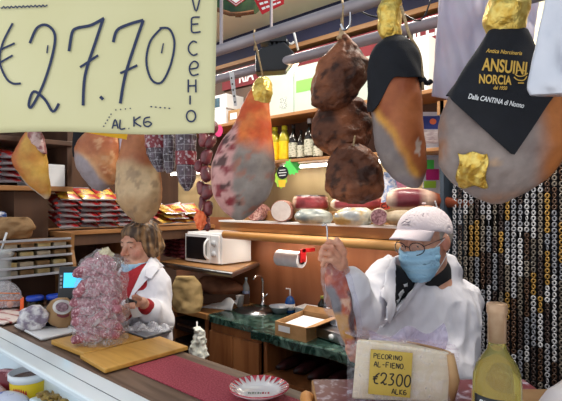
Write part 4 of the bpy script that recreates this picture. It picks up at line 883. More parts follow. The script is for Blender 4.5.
for k, q in enumerate(([(-.018, .068), (-.006, .076), (.006, .070), (.018, .077)], [(-.016, .062), (.0, .066), (.016, .063)], [(-.004, .080), (.004, .083)])):
    mb.tube([XC[0]@np.array([x, -.020-.0875*math.sqrt(max(0, 1-((z-.045)/.077)**2-(x/.084)**2)) - .001, z])+XC[1] for x, z in q], .0013, 5)
cmb(mb, 'cap_stitching', man, base)
cmb(B(M_capw).ell(XC[0]@np.array([0, .012, .132])+XC[1], (.008, .008, .004), 10, 6), 'cap_button', man, base, smooth=True)
# face mask
hp = head_prims(XM)
def maskf(X, z0, z1, yb):
    def c(G, P):
        Q = (P-X[1])@X[0]; d = np.maximum.reduce([Q[..., 2]-z1-.015*np.clip(Q[..., 1]*8+.7, -1, 0)*-1*0, z0-Q[..., 2], Q[..., 1]-yb-.25*(Q[..., 2]+.06)]); return np.maximum.reduce([G, -(G+.004), d])
    return c
mk = [ell((0, -.022, -.052), (.070, .088, .082), .02, X=XM), cap((0, -.08, -.01), (0, -.108, -.034), .014, .016, .03, X=XM), cap((0, -.062, -.10), (0, -.062, -.11), .03, k=.03, X=XM)]+hp[:5]
V, F = solid(mk, .0035, grow=.004, cut=maskf(XM, -.135, -.014, -.030), smooth=1, disp=lambda V: .0010*np.sin(((V-XM[1])@XM[0])[:, 2]*210)); mo = cobj('face_mask', V, F, M_mask, man, base)
mb = B(M_white)
for s in (-1, 1):
    for z0, z1 in ((-.022, .016), (-.105, -.035)): mb.tube(catmull([XM[0]@np.array(p)+XM[1] for p in ((s*.062, -.042, z0), (s*.078, -.015, (z0+z1)/2), (s*.087, .018, z1))], 4), .0014, 5)
cmb(mb, 'ear_loop', man, base)
mb = B(M_glf)
for s in (-1, 1):
    mb.tube([XM[0]@np.array([s*.034+.0265*math.cos(a), -.105+.014*abs(math.cos(a))*(1 if s*math.cos(a) > 0 else .2), -.008+.0215*math.sin(a)])+XM[1] for a in [2*PI*k/26 for k in range(26)]], .0016, 6, closed=True)
    mb.tube([XM[0]@np.array(p)+XM[1] for p in ((s*.060, -.092, .000), (s*.074, -.06, .006), (s*.084, .0, .010), (s*.086, .03, .002))], .0014, 6)
mb.tube([XM[0]@np.array(p)+XM[1] for p in ((-.009, -.106, -.002), (0, -.112, .002), (.009, -.106, -.002))], .0018, 6)
gl = cmb(mb, 'glasses', man, base)
mb = B(film('lens_glass', '#ffffff', .06, .02, 0, 5, 0))
for s in (-1, 1): mb.add([XM[0]@np.array([s*.034+.026*math.cos(a), -.104, -.008+.021*math.sin(a)])+XM[1] for a in [2*PI*k/20 for k in range(20)]], [list(range(20))])
cmb(mb, 'lens', man, base)
# grey hair at the temples and nape below the cap
hr = [ell((0, .026, .015), (.080, .096, .085), .01, X=XM)]
def cuth(G, P):
    Q = (P-XM[1])@XM[0]; return np.maximum.reduce([G, Q[..., 2]-.055, -.055+np.clip(.05-Q[..., 1], 0, 1)*.9-Q[..., 2], -.012-Q[..., 1], -(G+.01)])
V, F = solid(hr, .004, grow=.003, cut=cuth, smooth=1, disp=lambda V: fbm(V, 120, 3)*.002); cobj('hair', V, F, mat('grey_hair', '#8a8078', '#a59c94', (40, 40, 200), .8), man, base)
# the ham piece he holds up, on its hook
t, b = cthing('packed_ham_piece', J(347, 347, 1.44), 'flat vacuum-packed piece of cured ham held up by the man', 'ham'); DP = 1.445
rp = [(262, 328, 338), (268, 325, 342), (278, 325, 346), (290, 327, 350), (302, 331, 353), (315, 334, 355), (328, 338, 357), (338, 342, 357), (345, 346, 354)]
def colP(L):
    n = fbm(L.P, 22, 91); n2 = fbm(L.P, 50, 93); C = mixc(A3('#a03a24'), A3('#cf6e48'), sst(n, -.3, .3)); C = mixc(C, A3('#dfae86'), sst(n2+.5*n, .05, .2)*.85)
    C = mixc(C, A3('#8c4a2c'), (1-sst(L.PY, 266, 274))*.8); x = L.PX-(333+(L.PY-262)*.22)+4*np.sin(L.PY*.12)
    C = mixc(C, A3('#6d6a6e'), sst(-x-3+n*4, -1, 3)*sst(L.PY, 280, 290)*(1-sst(L.PY, 322, 330))); C = mixc(C, A3('#c8944e'), sst(L.PY+n*5, 312, 318)*(1-sst(x, 4, 7))*(1-sst(L.PY, 336, 342)))
    return mixc(C, A3('#3c1820'), sst(x+n*3, 4, 6)*(1-sst(x+n*3, 9, 12))*sst(L.PY+n*6, 288, 294)*.95)
L = Loft(rp, DP, .28, 40, 50, .006, 95, 20); cobj('meat', L.P, L.F, M_ham, t, b, cols=colP(L))
K = Loft([(256, 331, 336), (262, 325, 342), (270, 322, 347), (285, 323, 353), (300, 325, 357), (318, 329, 360), (332, 335, 361), (345, 342, 360), (351, 345, 357)], DP, .22, 48, 50, .008, 97, 22, grow=.004); cobj('clear_wrap', K.P, K.F, film('clear_wrap', '#fbfbff', .05, .12, .5, 26, .14), t, b)
cmb(B(M_hook).tube(catmull([J(322, 226, DP), J(325, 224.5, DP), J(327, 228, DP), J(327.5, 240, DP), J(329, 256, DP), J(333, 264, DP)], 4), .0026, 7), 'hook', t, b, smooth=True)
# ------------------------------------------------------------------ woman
bu = J(138.5, 300, 2.45); base = np.array([bu[0], bu[1], 0.])
wo, base = cthing('person', base, 'woman in white coat and red jumper with a blue mask under her chin, looking down', 'person')
XW = (rotm(math.radians(-31), .10, 0), J(139.5, 243.5, 2.48))
tx, ty = bu[0]-.0, 2.47; Rt = rotm(-.75)
SHR, ELR, WRR = J(124, 290, 2.44), J(116, 318, 2.38), J(126, 312, 2.13)
SHL, ELL_, WRL = J(155, 285, 2.42), J(159, 321, 2.36), J(144, 304, 2.16)
torso = [ell((tx, ty, 1.18), (.165, .12, .20), .05, R=Rt), ell((tx, ty, .98), (.16, .135, .2), .06, R=Rt), ell((tx, ty+.01, .84), (.175, .14, .14), .05, R=Rt), cap(SHR, (tx, ty, 1.25), .05, .08, .05), cap(SHL, (tx, ty, 1.25), .05, .08, .05)]
arms = [cap(SHR, ELR, .046, .038, .03), cap(ELR, WRR, .038, .024, .02), cap(SHL, ELL_, .046, .038, .03), cap(ELL_, WRL, .038, .024, .02)]
hands = [ell(J(140.5, 302, 2.12), (.032, .026, .018), .012, R=rotm(.3, 0, -.2)), cap(WRL, J(142, 302.5, 2.14), .023, .022, .012), ell(J(128, 308, 2.08), (.028, .03, .016), .012), cap(WRR, J(127, 309, 2.10), .023, .022, .012)]
for k in range(4):
    hands += finger([J(138, 299.5+k*2.0, 2.10), J(133.5, 299.5+k*2.3, 2.075), J(130.5, 302.5+k*2.0, 2.07), J(131.5, 305.2+k*1.6, 2.075)], .0082, .0065)
    hands += finger([J(127+k*1.8, 306-k*.3, 2.06), J(127+k*2.2, 305-k*.3, 2.03), J(127+k*2.4, 307.5, 2.01)], .0078, .006)
hands += finger([J(140, 298.5, 2.10), J(136, 296.0, 2.08), J(133, 296.5, 2.07)], .009, .007)
legs = []
for s in (-1, 1):
    hx, hy = tx+s*.08*math.cos(.75), ty-s*.08*math.sin(.75)
    legs += [cap((hx, hy, .84), (hx, hy+.01, .46), .08, .054, .04), cap((hx, hy+.01, .46), (hx, hy+.03, .09), .052, .035, .02), cap((hx, hy+.03, .04), (hx-.08, hy-.09, .032), .036, .028, .02)]
V, F = joinm(solid(torso+arms+legs+head_prims(XW, True), .0055, smooth=1), solid(hands, .0025, smooth=1), solid(head_prims(XW, True), .0035, smooth=1)); cobj('body', V, F, M_skin, wo, base, cols=skincols(V, XW)); eyes(XW, wo, base)
jum = torso[:2]+torso[3:]+[cap(XW[0]@np.array([0, .03, -.145])+XW[1], XW[0]@np.array([0, .04, -.2])+XW[1], .062, .07, .03), cap(ELL_*.3+WRL*.7, ELL_*.12+WRL*.88, .03, .028, .01), cap(ELR*.3+WRR*.7, ELR*.12+WRR*.88, .03, .028, .01)]
V, F = solid(jum, .006, grow=.008, smooth=2); cobj('jumper', V, F, mat('red_knit', '#94121e', '#a81c28', (80, 80, 80), .85, bump=.3, bscale=200), wo, base)
coatW = [ell((tx, ty, 1.18), (.165, .12, .20), .05, R=Rt), ell((tx, ty, .98), (.17, .145, .22), .06, R=Rt), ell((tx, ty+.01, .76), (.19, .155, .22), .06, R=Rt), cap(SHR, (tx, ty, 1.25), .05, .08, .05), cap(SHL, (tx, ty, 1.25), .05, .08, .05),
         cap(SHR, ELR, .052, .050, .03), cap(ELR, ELR*.35+WRR*.65, .050, .04, .02), cap(SHL, ELL_, .056, .056, .03), cap(ELL_, ELL_*.35+WRL*.65, .056, .046, .02), cap(J(146, 270, 2.47), J(152, 275, 2.49), .045, .05, .03)]
neckw = [cap(XW[0]@np.array([0, .02, -.08])+XW[1], XW[0]@np.array([0, .045, -.19])+XW[1], .058, .062, .01, '-')]
def cutw(G, P): G = np.maximum(G, -np.maximum(polyd(P, [(124, 258), (146, 261), (145, 270), (126, 322), (110, 322), (114, 280)], 2.36), P[..., 1]-2.46)); return np.maximum(G, .6-P[..., 2])
fw = coat_folds(15, .010)
V, F = solid(coatW+neckw, .0065, grow=.016, cut=cutw, smooth=1, disp=fw); cobj('coat', V, F, M_coatw, wo, base)
def lapw(poly, name, gr=.027, th=.012):
    def c(G, P): return np.maximum.reduce([G, -(G+th), polyd(P, poly, 2.36), P[..., 1]-2.5])
    V, F = solid(coatW, .005, grow=gr, cut=c, smooth=1, disp=lambda V: fw(V)*.6); return cobj(name, V, F, M_coatw, wo, base)
lapw([(145, 260), (155, 272), (146, 284), (138, 292), (127, 320), (125, 314)], 'lapel'); lapw([(146, 258), (158, 270), (153, 279), (145, 276)], 'collar', .032)
# her hair, chin-length, brown
hr = [ell((0, .020, .035), (.087, .106, .094), .03, X=XW), ell((.060, .030, -.020), (.036, .058, .062), .03, X=XW), ell((-.060, .030, -.020), (.036, .058, .062), .03, X=XW), ell((0, .075, -.02), (.07, .045, .075), .04, X=XW),
      ell((0, -.10, -.045), (.062, .075, .10), .02, '-', X=XW), ell((0, -.05, -.10), (.055, .085, .10), .02, '-', X=XW), ell((.03, -.115, .01), (.04, .05, .045), .01, '-', X=XW), ell((-.03, -.115, .01), (.04, .05, .045), .01, '-', X=XW)]
V, F = solid(hr, .0045, smooth=0, disp=lambda V: vnoise((V-XW[1])@XW[0], (110, 110, 14), 7)*.0042+vnoise(V, 38, 9)*.009); Q = (V-XW[1])@XW[0]
cobj('hair', V, F, vmat('brown_hair', .5, .3, 200, .5), wo, base, cols=mixc(A3('#3c281a'), A3('#94704a'), sst(vnoise(Q, (90, 90, 9), 3)+.4*vnoise(Q, (30, 30, 6), 4), -.6, .9)))
mw = head_prims(XW, True)[:5]+[cap((0, -.062, -.10), (0, -.066, -.128), .034, k=.03, X=XW)]
def cmw(G, P):
    Q = (P-XW[1])@XW[0]; return np.maximum.reduce([G, -(G+.005), Q[..., 2]+.086, -.150-Q[..., 2], Q[..., 1]-.0])
V, F = solid(mw, .0045, grow=.008, cut=cmw, smooth=1); cobj('face_mask', V, F, M_mask, wo, base)
cmb(B(M_white).tube(catmull([XW[0]@np.array(p)+XW[1] for p in ((.045, -.03, -.095), (.066, -.0, -.05), (.08, .02, -.02))], 4), .0014, 5), 'ear_loop', wo, base)
t, b = cthing('weighing_remote', J(131, 305, 2.04), 'small black gadget in the woman\'s hand', 'gadget'); cmb(B(M_blk).tube([J(126, 300, 2.05), J(136, 303.5, 2.07)], .011, 8), 'gadget_body', t, b, smooth=True)
t, b = cthing('paper_slip', J(139, 312, 2.06), 'white slip of paper below the woman\'s hand', 'paper'); cmb(B(M_paperw).add([J(128, 305, 2.04), J(134, 304, 2.05), J(143, 316, 2.08), J(133, 318, 2.06)], [[0, 1, 2, 3]]), 'sheet', t, b, solid=.001)
# ================================================================== SERVING COUNTER
CT = 1.10
M_edge = mat('weathered_brown_edge', '#5c4638', '#7a6252', (2, 30, 30), .55, dist=1)
M_board = mat('golden_chopping_board', '#b98636', '#d6a552', (3, 22, 22), .4, bump=.05, dist=.6)
t = empty('serving_counter', (-2.2, .96, 0), 0, 'brown wooden serving counter running along the front of the stall', 'counter')
B(M_edge).box(-.82, -.165, 1.06, 2.7, .18, 1.10).build('worktop', t, bevel=.004)
B(M_dark).box(-.82, .10, 0, 2.7, .16, 1.06).build('back_panel', t)
B(M_edge).box(-.82, -.175, 1.045, 2.7, -.165, 1.104).build('front_edge', t, bevel=.002)
B(M_blk).lathe([(.010, 0), (.012, .01), (.010, .04), (0, .045)], 12).build('hinge_knob', t, (-.02, -.19, 1.06), smooth=True)
t = empty('display_case', (-2.2, .70, 0), 0, 'white glazed display case in front of the counter, food inside', 'display case')
B(M_whitem).box(-.82, -.035, 1.085, 2.7, .083, 1.108).build('white_ledge', t, bevel=.006)
B(mat('seam_dark', '#46505a', rough=.5)).box(-.82, .018, 1.1082, 2.7, .0205, 1.1088).build('ledge_seam', t)
B(film('case_glass', '#f4fbff', .05, .02, 0, 5, .02)).box(-.82, -.20, .72, 2.7, -.194, 1.09).build('front_glass', t)
B(M_chrome).box(-.82, -.205, .70, 2.7, -.185, .725).build('glass_channel', t)
B(M_white).box(-.82, -.22, .0, 2.7, -.19, .70).build('front_panel', t)
B(M_white).box(-.82, -.19, .855, 2.7, .255, .875).build('deck', t)
B(M_whitem).box(-.82, .09, .875, 2.7, .095, 1.05).build('back_wall', t)
DKZ = .875
# red mat
M_mat = mat('red_woven_mat', '#8e2a3c', '#b8505e', (190, 190, 190), .8, bump=.5, detail=2)
tag(B(M_mat).box(-.62, -.096, 0, .62, .094, .005).build('counter_mat', loc=(-.90, .986, 1.10), bevel=.002), 'dark red woven mat lying along the wooden counter', 'mat')
# chopping boards from their corners
def board(pts, z, th, label):
    W = [Bz(x, y, z+th) for x, y in pts]; c = sum(W, Vector())/len(W); o = B(M_board).prism([(p.x-c.x, p.y-c.y) for p in W], 0, th).build('chopping_board', loc=(c.x, c.y, z), bevel=.003); return tag(o, label, 'board')
board([(51, 340), (84, 353), (143, 338), (108, 327)], 1.105, .018, 'small wooden board under the bag of sausages')
board([(80, 354.5), (105, 369), (188, 346), (160, 336)], 1.1055, .016, 'larger bare wooden board beside the red mat')
# steel plate behind
W = [Bz(x, y, 1.118) for x, y in ((118, 327), (146, 336), (172, 329), (146, 319))]; c = sum(W, Vector())/4
t = empty('scale_plate', (c.x, c.y, 1.10), 0, 'flat steel tray with crumpled clear film, in front of the woman', 'tray')
B(M_steel).prism([(p.x-c.x, p.y-c.y) for p in W], .005, .015).build('plate', t, bevel=.003); B(M_blk).box(-.05, -.03, 0, .05, .03, .006).build('foot', t)
mb = B(film('crumpled_film', '#f2f2f8', .3, .12, .9, 40, .5)); mb.grid(lambda a, b: (-.10+.2*a, -.05+.1*b, .017+.035*abs(math.sin(a*9+b*4)*math.cos(b*8-a*5))*(4*a*(1-a))**.5*(4*b*(1-b))**.5), 26, 20)
tag(mb.build('plastic_film', loc=(c.x+.02, c.y, 1.10), rz=.6, smooth=True), 'crumpled clear film lying on the steel tray', 'film')
# ---------------------------------------------------------------- bag of sausages
Dg = 1.93; M_fs = vmat('fresh_sausage', .38, .35, 70, .5, speck='#d8b0b8', sscale=120, slo=.52, shi=.68, coat=.3)
def fresh(sd, L=.056, r=.0215):
    rs = np.random.RandomState(sd); bend = rs.uniform(.008, .02); V = []; n = 14; pts = []; rr = []
    for k in range(17):
        s = k/16*2-1; pts.append((s*L, 0, bend*(1-s*s))); rr.append(float(r*max(.10, (1-abs(s)**5.0))**.5*(1+.06*rs.randn())))
    mb = B(M_fs).tube(pts, rr, n); v = np.array(mb.v); v = v+fbm(v, 60, sd)[:, None]*.0022*np.sign(v); return v, mb.f
zb = 1.1235; bc = cw(*J(100, 346, Dg)); bc.z = zb
protos = []
for k in range(4):
    v, f = fresh(k+1); o = meshobj('sausage', v, f, M_fs, None, cols=mixc(A3('#7c3442'), A3('#a86270'), sst(fbm(v, 45, k), -.4, .4))); tag(o, 'pink speckled raw sausage inside the clear bag', 'sausage', 'sausages in the clear bag'); protos.append(o)
lay = []
hb = .335
for j in range(9):
    z = .022+j*.0345; wd_ = .080 if j < 7 else (.060 if j == 7 else .035)
    for q, (uu, vv) in enumerate(((-.032, -.052), (.040, -.046), (-.035, .0), (.038, .004), (.0, .05))):
        if j >= 7 and q > 2: continue
        lay.append((uu*(wd_/.08)+RS.uniform(-.010, .010), vv*(wd_/.08), z+RS.uniform(-.008, .008)+(.014 if q % 2 else 0), RS.uniform(-.6, .6)+(0 if q < 4 else .2), (RS.uniform(-.65, .65) if j else RS.uniform(-.12, .12))))
for k, (uu, vv, z, rz, ry) in enumerate(lay):
    o = protos[k] if k < 4 else protos[k % 4].copy()
    if k >= 4: COL.objects.link(o)
    p = cw(uu+J(100, 300, Dg)[0], Dg+vv, zb+z); o.location = p; o.rotation_euler = (RS.uniform(-.3, .3), ry, TH+rz)
rg = [(249, 97, 103), (253, 92, 112), (257, 84, 123), (262, 80, 127), (272, 78, 128), (285, 75, 128), (300, 73, 128), (315, 72.5, 128), (330, 73, 128), (340, 75, 127), (345.6, 80, 122)]
K = Loft(rg, Dg, .80, 72, 70, .010, 103, 16); K.P[:, 1] += 0
t, b = cthing('plastic_bag', (J(100, 346, Dg)[0], Dg, zb), 'tall clear plastic bag packed with raw sausages on the small board', 'bag')
M_bagf = film('bag_film', '#faf8fa', .10, .10, .8, 30, .30)
cobj('bag_film', K.P+fbm(K.P, 45, 7)[:, None]*.0035, K.F[:-2], M_bagf, t, b)
M_lab = mat('cream_label', '#d9d0b4', '#b8ac8c', (40, 40, 40), .6, bump=.6)
mb = B(M_lab).ell((0, 0, 0), (.030, .020, .022), 16, 10); mb.v = [tuple(np.array(v)*(1+.15*RS.randn())+J(105, 254, Dg-.02)) for v in mb.v]; cmb(mb, 'twisted_top', t, b, smooth=False)
# ---------------------------------------------------------------- plate
M_por = mat('white_porcelain', '#ecebee', rough=.15, coat=.5)
pl = Bz(259, 394, 1.108); t = empty('plate', (pl.x, pl.y, 1.105), 0, 'white plate with red brushed zigzag rim at the front of the counter', 'plate')
B(M_por).lathe([(0, .004), (.045, .004), (.050, 0), (.055, .004), (.086, .021), (.0905, .026), (.0885, .028), (.056, .012), (.045, .009), (0, .009)], 56).build('dish', t, smooth=True)
M_pr = mat('red_glaze', '#b02436', '#cf6a78', (80, 80, 80), .2, lo=.4, hi=.7)
def pz(r): return .0105+(r-.05)*.44 if r < .0885 else .0285
mb = B(M_pr); nz_ = 26
for k in range(nz_):
    a0, a1 = 2*PI*k/nz_, 2*PI*(k+.8)/nz_
    mb.add([(r*math.cos(a), r*math.sin(a), pz(r)+.0012) for r, a in ((.062, a0+.12), (.088, a0), (.088, a1), (.075, (a0+a1)/2+.06))], [[0, 1, 2, 3]])
mb.lathe([(.0885, .0288), (.0905, .0272), (.091, .0262)], 56, caps=False)
mb.build('zigzag_rim', t)
mb = B(mat('grey_green_print', '#6a7a6c', rough=.3))
for k, (x, w_) in enumerate(((-.032, .004), (-.026, .003), (-.020, .005), (-.012, .003), (-.004, .005), (.004, .003), (.010, .005), (.018, .004), (.026, .005))):
    mb.use(MATS['grey_green_print'] if k < 6 else MATS['red_glaze']).add([(a*math.cos(TH)-c_*math.sin(TH), a*math.sin(TH)+c_*math.cos(TH), .0099) for a, c_ in ((x, -.016), (x+w_, -.016), (x+w_, -.002-.003*(k % 2)), (x, -.002-.003*(k % 2)))], [[0, 1, 2, 3]])
mb.build('painted_motif', t)
# ---------------------------------------------------------------- printed carton, cheese, wine bottle
M_cprint = mat('red_white_print_board', '#62202a', '#a094a4', (40, 40, 90), .4, lo=.52, hi=.66)
kc = J(425, 400, 1.13); kb = cw(kc[0], 1.13, 1.105); t = empty('carton', kb, TH, 'open carton printed red and white, carrying the cheese and wine bottle', 'box')
B(M_card).box(-.255, -.10, 0, .33, .19, .088).build('carton_body', t, bevel=.002)
B(M_cprint).box(-.250, -.098, .088, .327, .188, .0905).build('printed_lid', t)
B(mat('tan_end_board', '#bd7a3c', '#cf924f', (8, 8, 8), .5)).tube(catmull([(-.262, -.09, .03), (-.275, -.02, .09), (-.278, .06, .095), (-.262, .10, .07)], 4), .014, 8).build('tan_rim', t, smooth=True)
M_chs = mat('pecorino_paste', '#efe8cc', '#e4dab8', (30, 30, 30), .45, bump=.25, sss=.1); M_rind = mat('cheese_rind', '#c9a070', '#a97f55', (14, 14, 14), .6, bump=.3)
t = empty('cheese_wedge', cw(J(400, 398, 1.17)[0], 1.17, 1.196), TH-.10, 'large pale pecorino wedge carrying a yellow handwritten price card', 'cheese')
hh = .150; wE = .118
B(M_chs).add([(-wE, 0, 0), (wE, .0, 0), (wE-.0, 0, hh*.82), (-wE+.012, 0, hh), (.02, .15, 0), (.02, .15, hh*.70)], [[0, 1, 2, 3], [0, 4, 1], [3, 2, 5], [0, 3, 5, 4]]).build('paste', t, bevel=.006)
def rind(a, c): x = wE+.016*math.sin(c*PI)*1.0; y = .15*a; x0 = wE-(wE-.02)*(a**1.6); return (x0+.016*math.sin(c*PI), y, hh*(.82-.10*a)*c)
B(M_rind).grid(rind, 14, 12).build('rind', t, smooth=True, solid=.006)
B(M_rind).tube([(wE+.002, -.001, 0.004), (wE+.010, -.003, hh*.4), (wE+.001, -.001, hh*.80)], [.008, .013, .009], 10).build('rind_edge', t, smooth=True)
def wfn(a, c): return (-wE-.010+(2*wE+.03)*a, -.006-.003*math.sin(a*21+c*13)+0*c, -.002+(hh*(1.03-.18*a))*c)
B(film('cheese_wrap', '#fbf7fb', .07, .12, .5, 24, .22)).grid(wfn, 24, 16).grid(lambda a, c: (-wE-.012+(2*wE+.035)*a, -.006+.16*c, hh*(1.03-.18*a)-.03*c+.006+.008*math.sin(a*17+c*9)*math.sin(c*6)), 26, 12).build('clear_wrap', t, smooth=True)
s_ = empty  # price card
mb = B(mat('yellow_price_card', '#d2b452', '#c2a244', (14, 14, 14), .5)); cw_, chh = .100, .108
cd = mb.box(-cw_/2, -.003, 0, cw_/2, 0, chh).build('price_card', t, (-.028, -.010, .018), rot=(0, .06, 0))
mb = B(M_ink2 := mat('dark_ink', '#1c1a20', rough=.6)); f2 = lambda x, y: (x/1000, -.0036, y/1000)
def wr(txt, x, y, h_, w_, lw, sl=0): scribe(mb, txt, x, y, h_, w_, lw, f2, .3, sl)
wr('PECORINO', -42, 88, 11, 7, 2.0); wr('AL-FIENO.', -40, 68, 12, 7.2, 2.2); wr('€2300', -42, 26, 28, 14.5, 3.4, .05); wr('ALKg', 6, 6, 12, 7, 2.2)
mb.build('lettering', cd)
t, b = cthing('plastic_sheet', J(410, 350, 1.32), 'thin lilac-tinted plastic sheet crumpled behind the cheese', 'plastic'); ps = [(374, 330), (440, 322), (447, 352), (366, 346)]
cmb(B(film('lilac_film', '#dcd4ea', .30, .18, .8, 16, .35)).grid(lambda a, c: J(368+76*a+4*math.sin(c*5), 322+10*math.sin(a*6)**2+8*(1-a)+(60-12*a)*c, 1.30+.015*math.sin(a*9+c*7)), 26, 16), 'film', t, b, smooth=True)
def winem():
    m, nt, p = _new('golden_wine'); p.inputs['Base Color'].default_value = L4('#e2d678'); p.inputs['Transmission Weight'].default_value = .78; p.inputs['Roughness'].default_value = .04; p.inputs['IOR'].default_value = 1.34
    return m
wb = cw(J(497, 300, .85)[0], .85, 1.1965); t = empty('wine_bottle', wb, TH, 'clear wine bottle of pale golden white wine, at the lower right', 'bottle')
pr = [(0, .006), (.030, .0), (.0395, .004), (.0405, .02), (.0405, .165), (.0395, .180), (.035, .196), (.025, .212), (.0170, .224), (.0148, .234), (.0146, .295)]
M_wg = winem()
mb = B(M_wg).lathe(pr, 48); mb.build('bottle_glass', t, smooth=True)
B(mat('tan_capsule', '#c2a182', '#b08c6c', (40, 40, 40), .35, .3)).lathe([(.0152, .238), (.0156, .286), (.0175, .290), (.0176, .303), (.0160, .306), (0, .306)], 32).build('neck_capsule', t, smooth=True)
def wl(a0, a1, z0, z1, m, nm, r=.0409, par=None): mb = B(m).grid(lambda a, c: (r*math.sin(a0+(a1-a0)*a), -r*math.cos(a0+(a1-a0)*a), z0+(z1-z0)*c), 20, 2); return mb.build(nm, par or t, smooth=True, solid=.0004)
lb_ = wl(-1.5, -.12, .045, .128, mat('grey_white_label', '#b9bab8', '#d0d0cc', (50, 50, 50), .6), 'paper_label'); wl(-1.5, -.12, .128, .150, M_blk, 'black_label_band')
mb = B(M_whiteprint); Vt, Ft = text2d('OMAX', .0115, .0003); mb.add([(.0415*math.sin(-.75+x/.041), -.0415*math.cos(-.75+x/.041), .139+y) for x, y in Vt], Ft); mb.build('label_lettering', t)
L = Loft([(378, 575, 600), (385, 556, 610), (393, 545, 620), (402, 538, 620), (412, 536, 620)], .90, .5, 40, 26, .02, 107, 9)
t, b = cthing('wrapped_package', (L.c[-1], .90, L.w[-1]), 'crumpled whitish plastic package in the lower right corner', 'package'); cobj('package_body', L.P, L.F, mat('pale_plastic_wrap', '#d2c8cc', '#e2d8c8', (6, 6, 6), .3, bump=.5, bscale=18), t, b)
tb = cw(L.c[-1], .90, 0); B(M_card).box(-.16, -.09, 1.105-0-float(L.w[-1]), .30, .10, 0.004).build('box_below', t)
# ---------------------------------------------------------------- left end of the counter
M_kw = mat('butcher_paper_white', '#d8d4d0', '#b8b4b8', (14, 14, 14), .6, bump=.8, bscale=30)
trp = [Bz(x, y, 1.112) for x, y in ((16, 325), (42, 338.5), (76, 331), (52, 316))]; c = sum(trp, Vector())/4
t = empty('serving_tray', (c.x, c.y, 1.102), 0, 'shallow white tray holding the paper-wrapped meats', 'tray'); Q = [(p.x-c.x, p.y-c.y) for p in trp]
B(M_white).prism(Q, 0, .005).build('tray_base', t); B(M_white).tube([(x*1.02, y*1.02, .008) for x, y in Q], .006, 8, closed=True).build('tray_rim', t, smooth=True)
def pack(rows, D, name, label, cat, m, ratio=.6, sd=1, amp=.012, extra=None, yaw=0):
    L = Loft(rows, D, ratio, 36, 36, amp, sd, 22); t, b = cthing(name, (L.c[-1], D, L.w[-1]), label, cat); cobj('wrapping', L.P, L.F, m, t, b); return t, b, L
t, b, L = pack([(305, 32, 38), (308, 26, 44), (313, 21, 47.5), (320, 19, 48), (327, 21, 46), (330.5, 26, 40)], 2.18, 'wrapped_meat', 'crumpled pale parcel with purplish film at the tray\'s left', 'parcel', mat('ruffled_film', '#85788a', '#d4d0d2', (26, 26, 26), .3, bump=1, bscale=45, lo=.42, hi=.56), .5, 111, .03)
t, b, L = pack([(298, 56, 68), (302, 50, 72), (308, 45, 73.5), (316, 45, 74), (323, 50, 73), (326.5, 56, 70)], 2.22, 'wrapped_meat', 'brown paper roll showing a round cut salami end, on the white tray', 'parcel', M_kraft, .6, 112)
for rx, ry, m, o_, nm in ((9.5, 7.5, M_kw, .010, 'paper_collar'), (6.5, 4.8, mat('salami_cut', '#5e3c48', '#9c7c88', (90, 90, 90), .35), .014, 'cut_face')): cmb(B(m).add([L.front(62+rx*math.cos(a), 307+ry*math.sin(a), o_) for a in [2*PI*k/26 for k in range(26)]], [list(range(26))]), nm, t, b)
cmb(B(mat('dark_red_strip', '#6e2030', rough=.4)).grid(lambda a, c: L.front(57+12*a, 313.5+2.4*c+2*math.sin(a*PI), .012), 8, 2), 'meat_strip', t, b)
def jar(px, py, D, label, m, s_=1):
    t, b = cthing('food_jar', (J(px, py, D)[0], D, 1.101), label, 'jar'); r = .042*s_
    B(glassm('jar_glass', '#f4f6f4', .02, 1.3)).lathe([(r*.9, 0), (r, .006), (r, .058), (r*.9, .066)], 28).build('glass_body', t, smooth=True); B(m).lathe([(0, .003), (r*.93, .004), (r*.94, .055), (0, .056)], 24).build('filling', t, smooth=True)
    B(mat('cobalt_lid', '#1c40b0', '#2450c8', (5, 5, 5), .3)).lathe([(r*1.02, .062), (r*1.05, .064), (r*1.05, .080), (r*.98, .083), (0, .083)], 32).build('lid', t, smooth=True)
jar(35, 308, 2.56, 'glass jar with blue lid and yellow filling, the left of two jars', mat('antipasto', '#a07828', '#3c3420', (40, 40, 40), .5, lo=.4, hi=.6)); jar(55, 306, 2.60, 'glass jar with blue lid and reddish filling, the right of two jars', mat('antipasto_red', '#8c5848', '#d0a898', (50, 50, 50), .5, lo=.4, hi=.6))
t, b = cthing('orange_clip', (J(22, 312, 2.40)[0], 2.40, 1.101), 'small upright orange tag between the clear tray and the jar', 'tag'); cmb(B(mat('orange_plastic', '#f2601a', rough=.4)).add([J(20, 314, 2.4), J(23.5, 312, 2.4), J(23.8, 297, 2.4), J(20.5, 299, 2.4)], [[0, 1, 2, 3]]), 'tag_body', t, b, solid=.005); cmb(B(M_card).box(J(20, 0, 2.4)[0], 2.39, 1.101, J(25, 0, 2.4)[0], 2.42, 1.135), 'tag_foot', t, b)
# clear egg-shaped tray of pinkish food and flat packs
t, b = cthing('clear_tray', (J(5, 306, 2.55)[0], 2.55, 1.125), 'clear ribbed plastic tray of pinkish food at the far left of the counter', 'tray')
mb = B(mat('pink_food', '#b88878', '#d8b8a8', (30, 30, 30), .5))
for k in range(3):
    for q in range(3): mb.ell((J(-6+q*9, 0, 2.55)[0], 2.53+.04*k, 1.155+.0*k), (.028, .024, .028), 12, 8)
cmb(mb, 'food_pieces', t, b, smooth=True); K = Loft([(281, -10, 8), (285, -14, 15), (292, -16, 21), (300, -16, 22), (306, -14, 20)], 2.55, .5, 40, 30, .006, 121, 30); cobj('clear_lid', K.P, K.F, film('tray_film', '#f4f2f6', .22, .1, 1, 45, .4), t, b)
cmb(B(mat('orange_band', '#c8703c', rough=.4)).grid(lambda a, c: K.front(-14+34*a, 292+1.2*c+1.0*a, .003), 16, 1).grid(lambda a, c: K.front(-14+34*a, 300+1.2*c, .003), 16, 1), 'band', t, b)
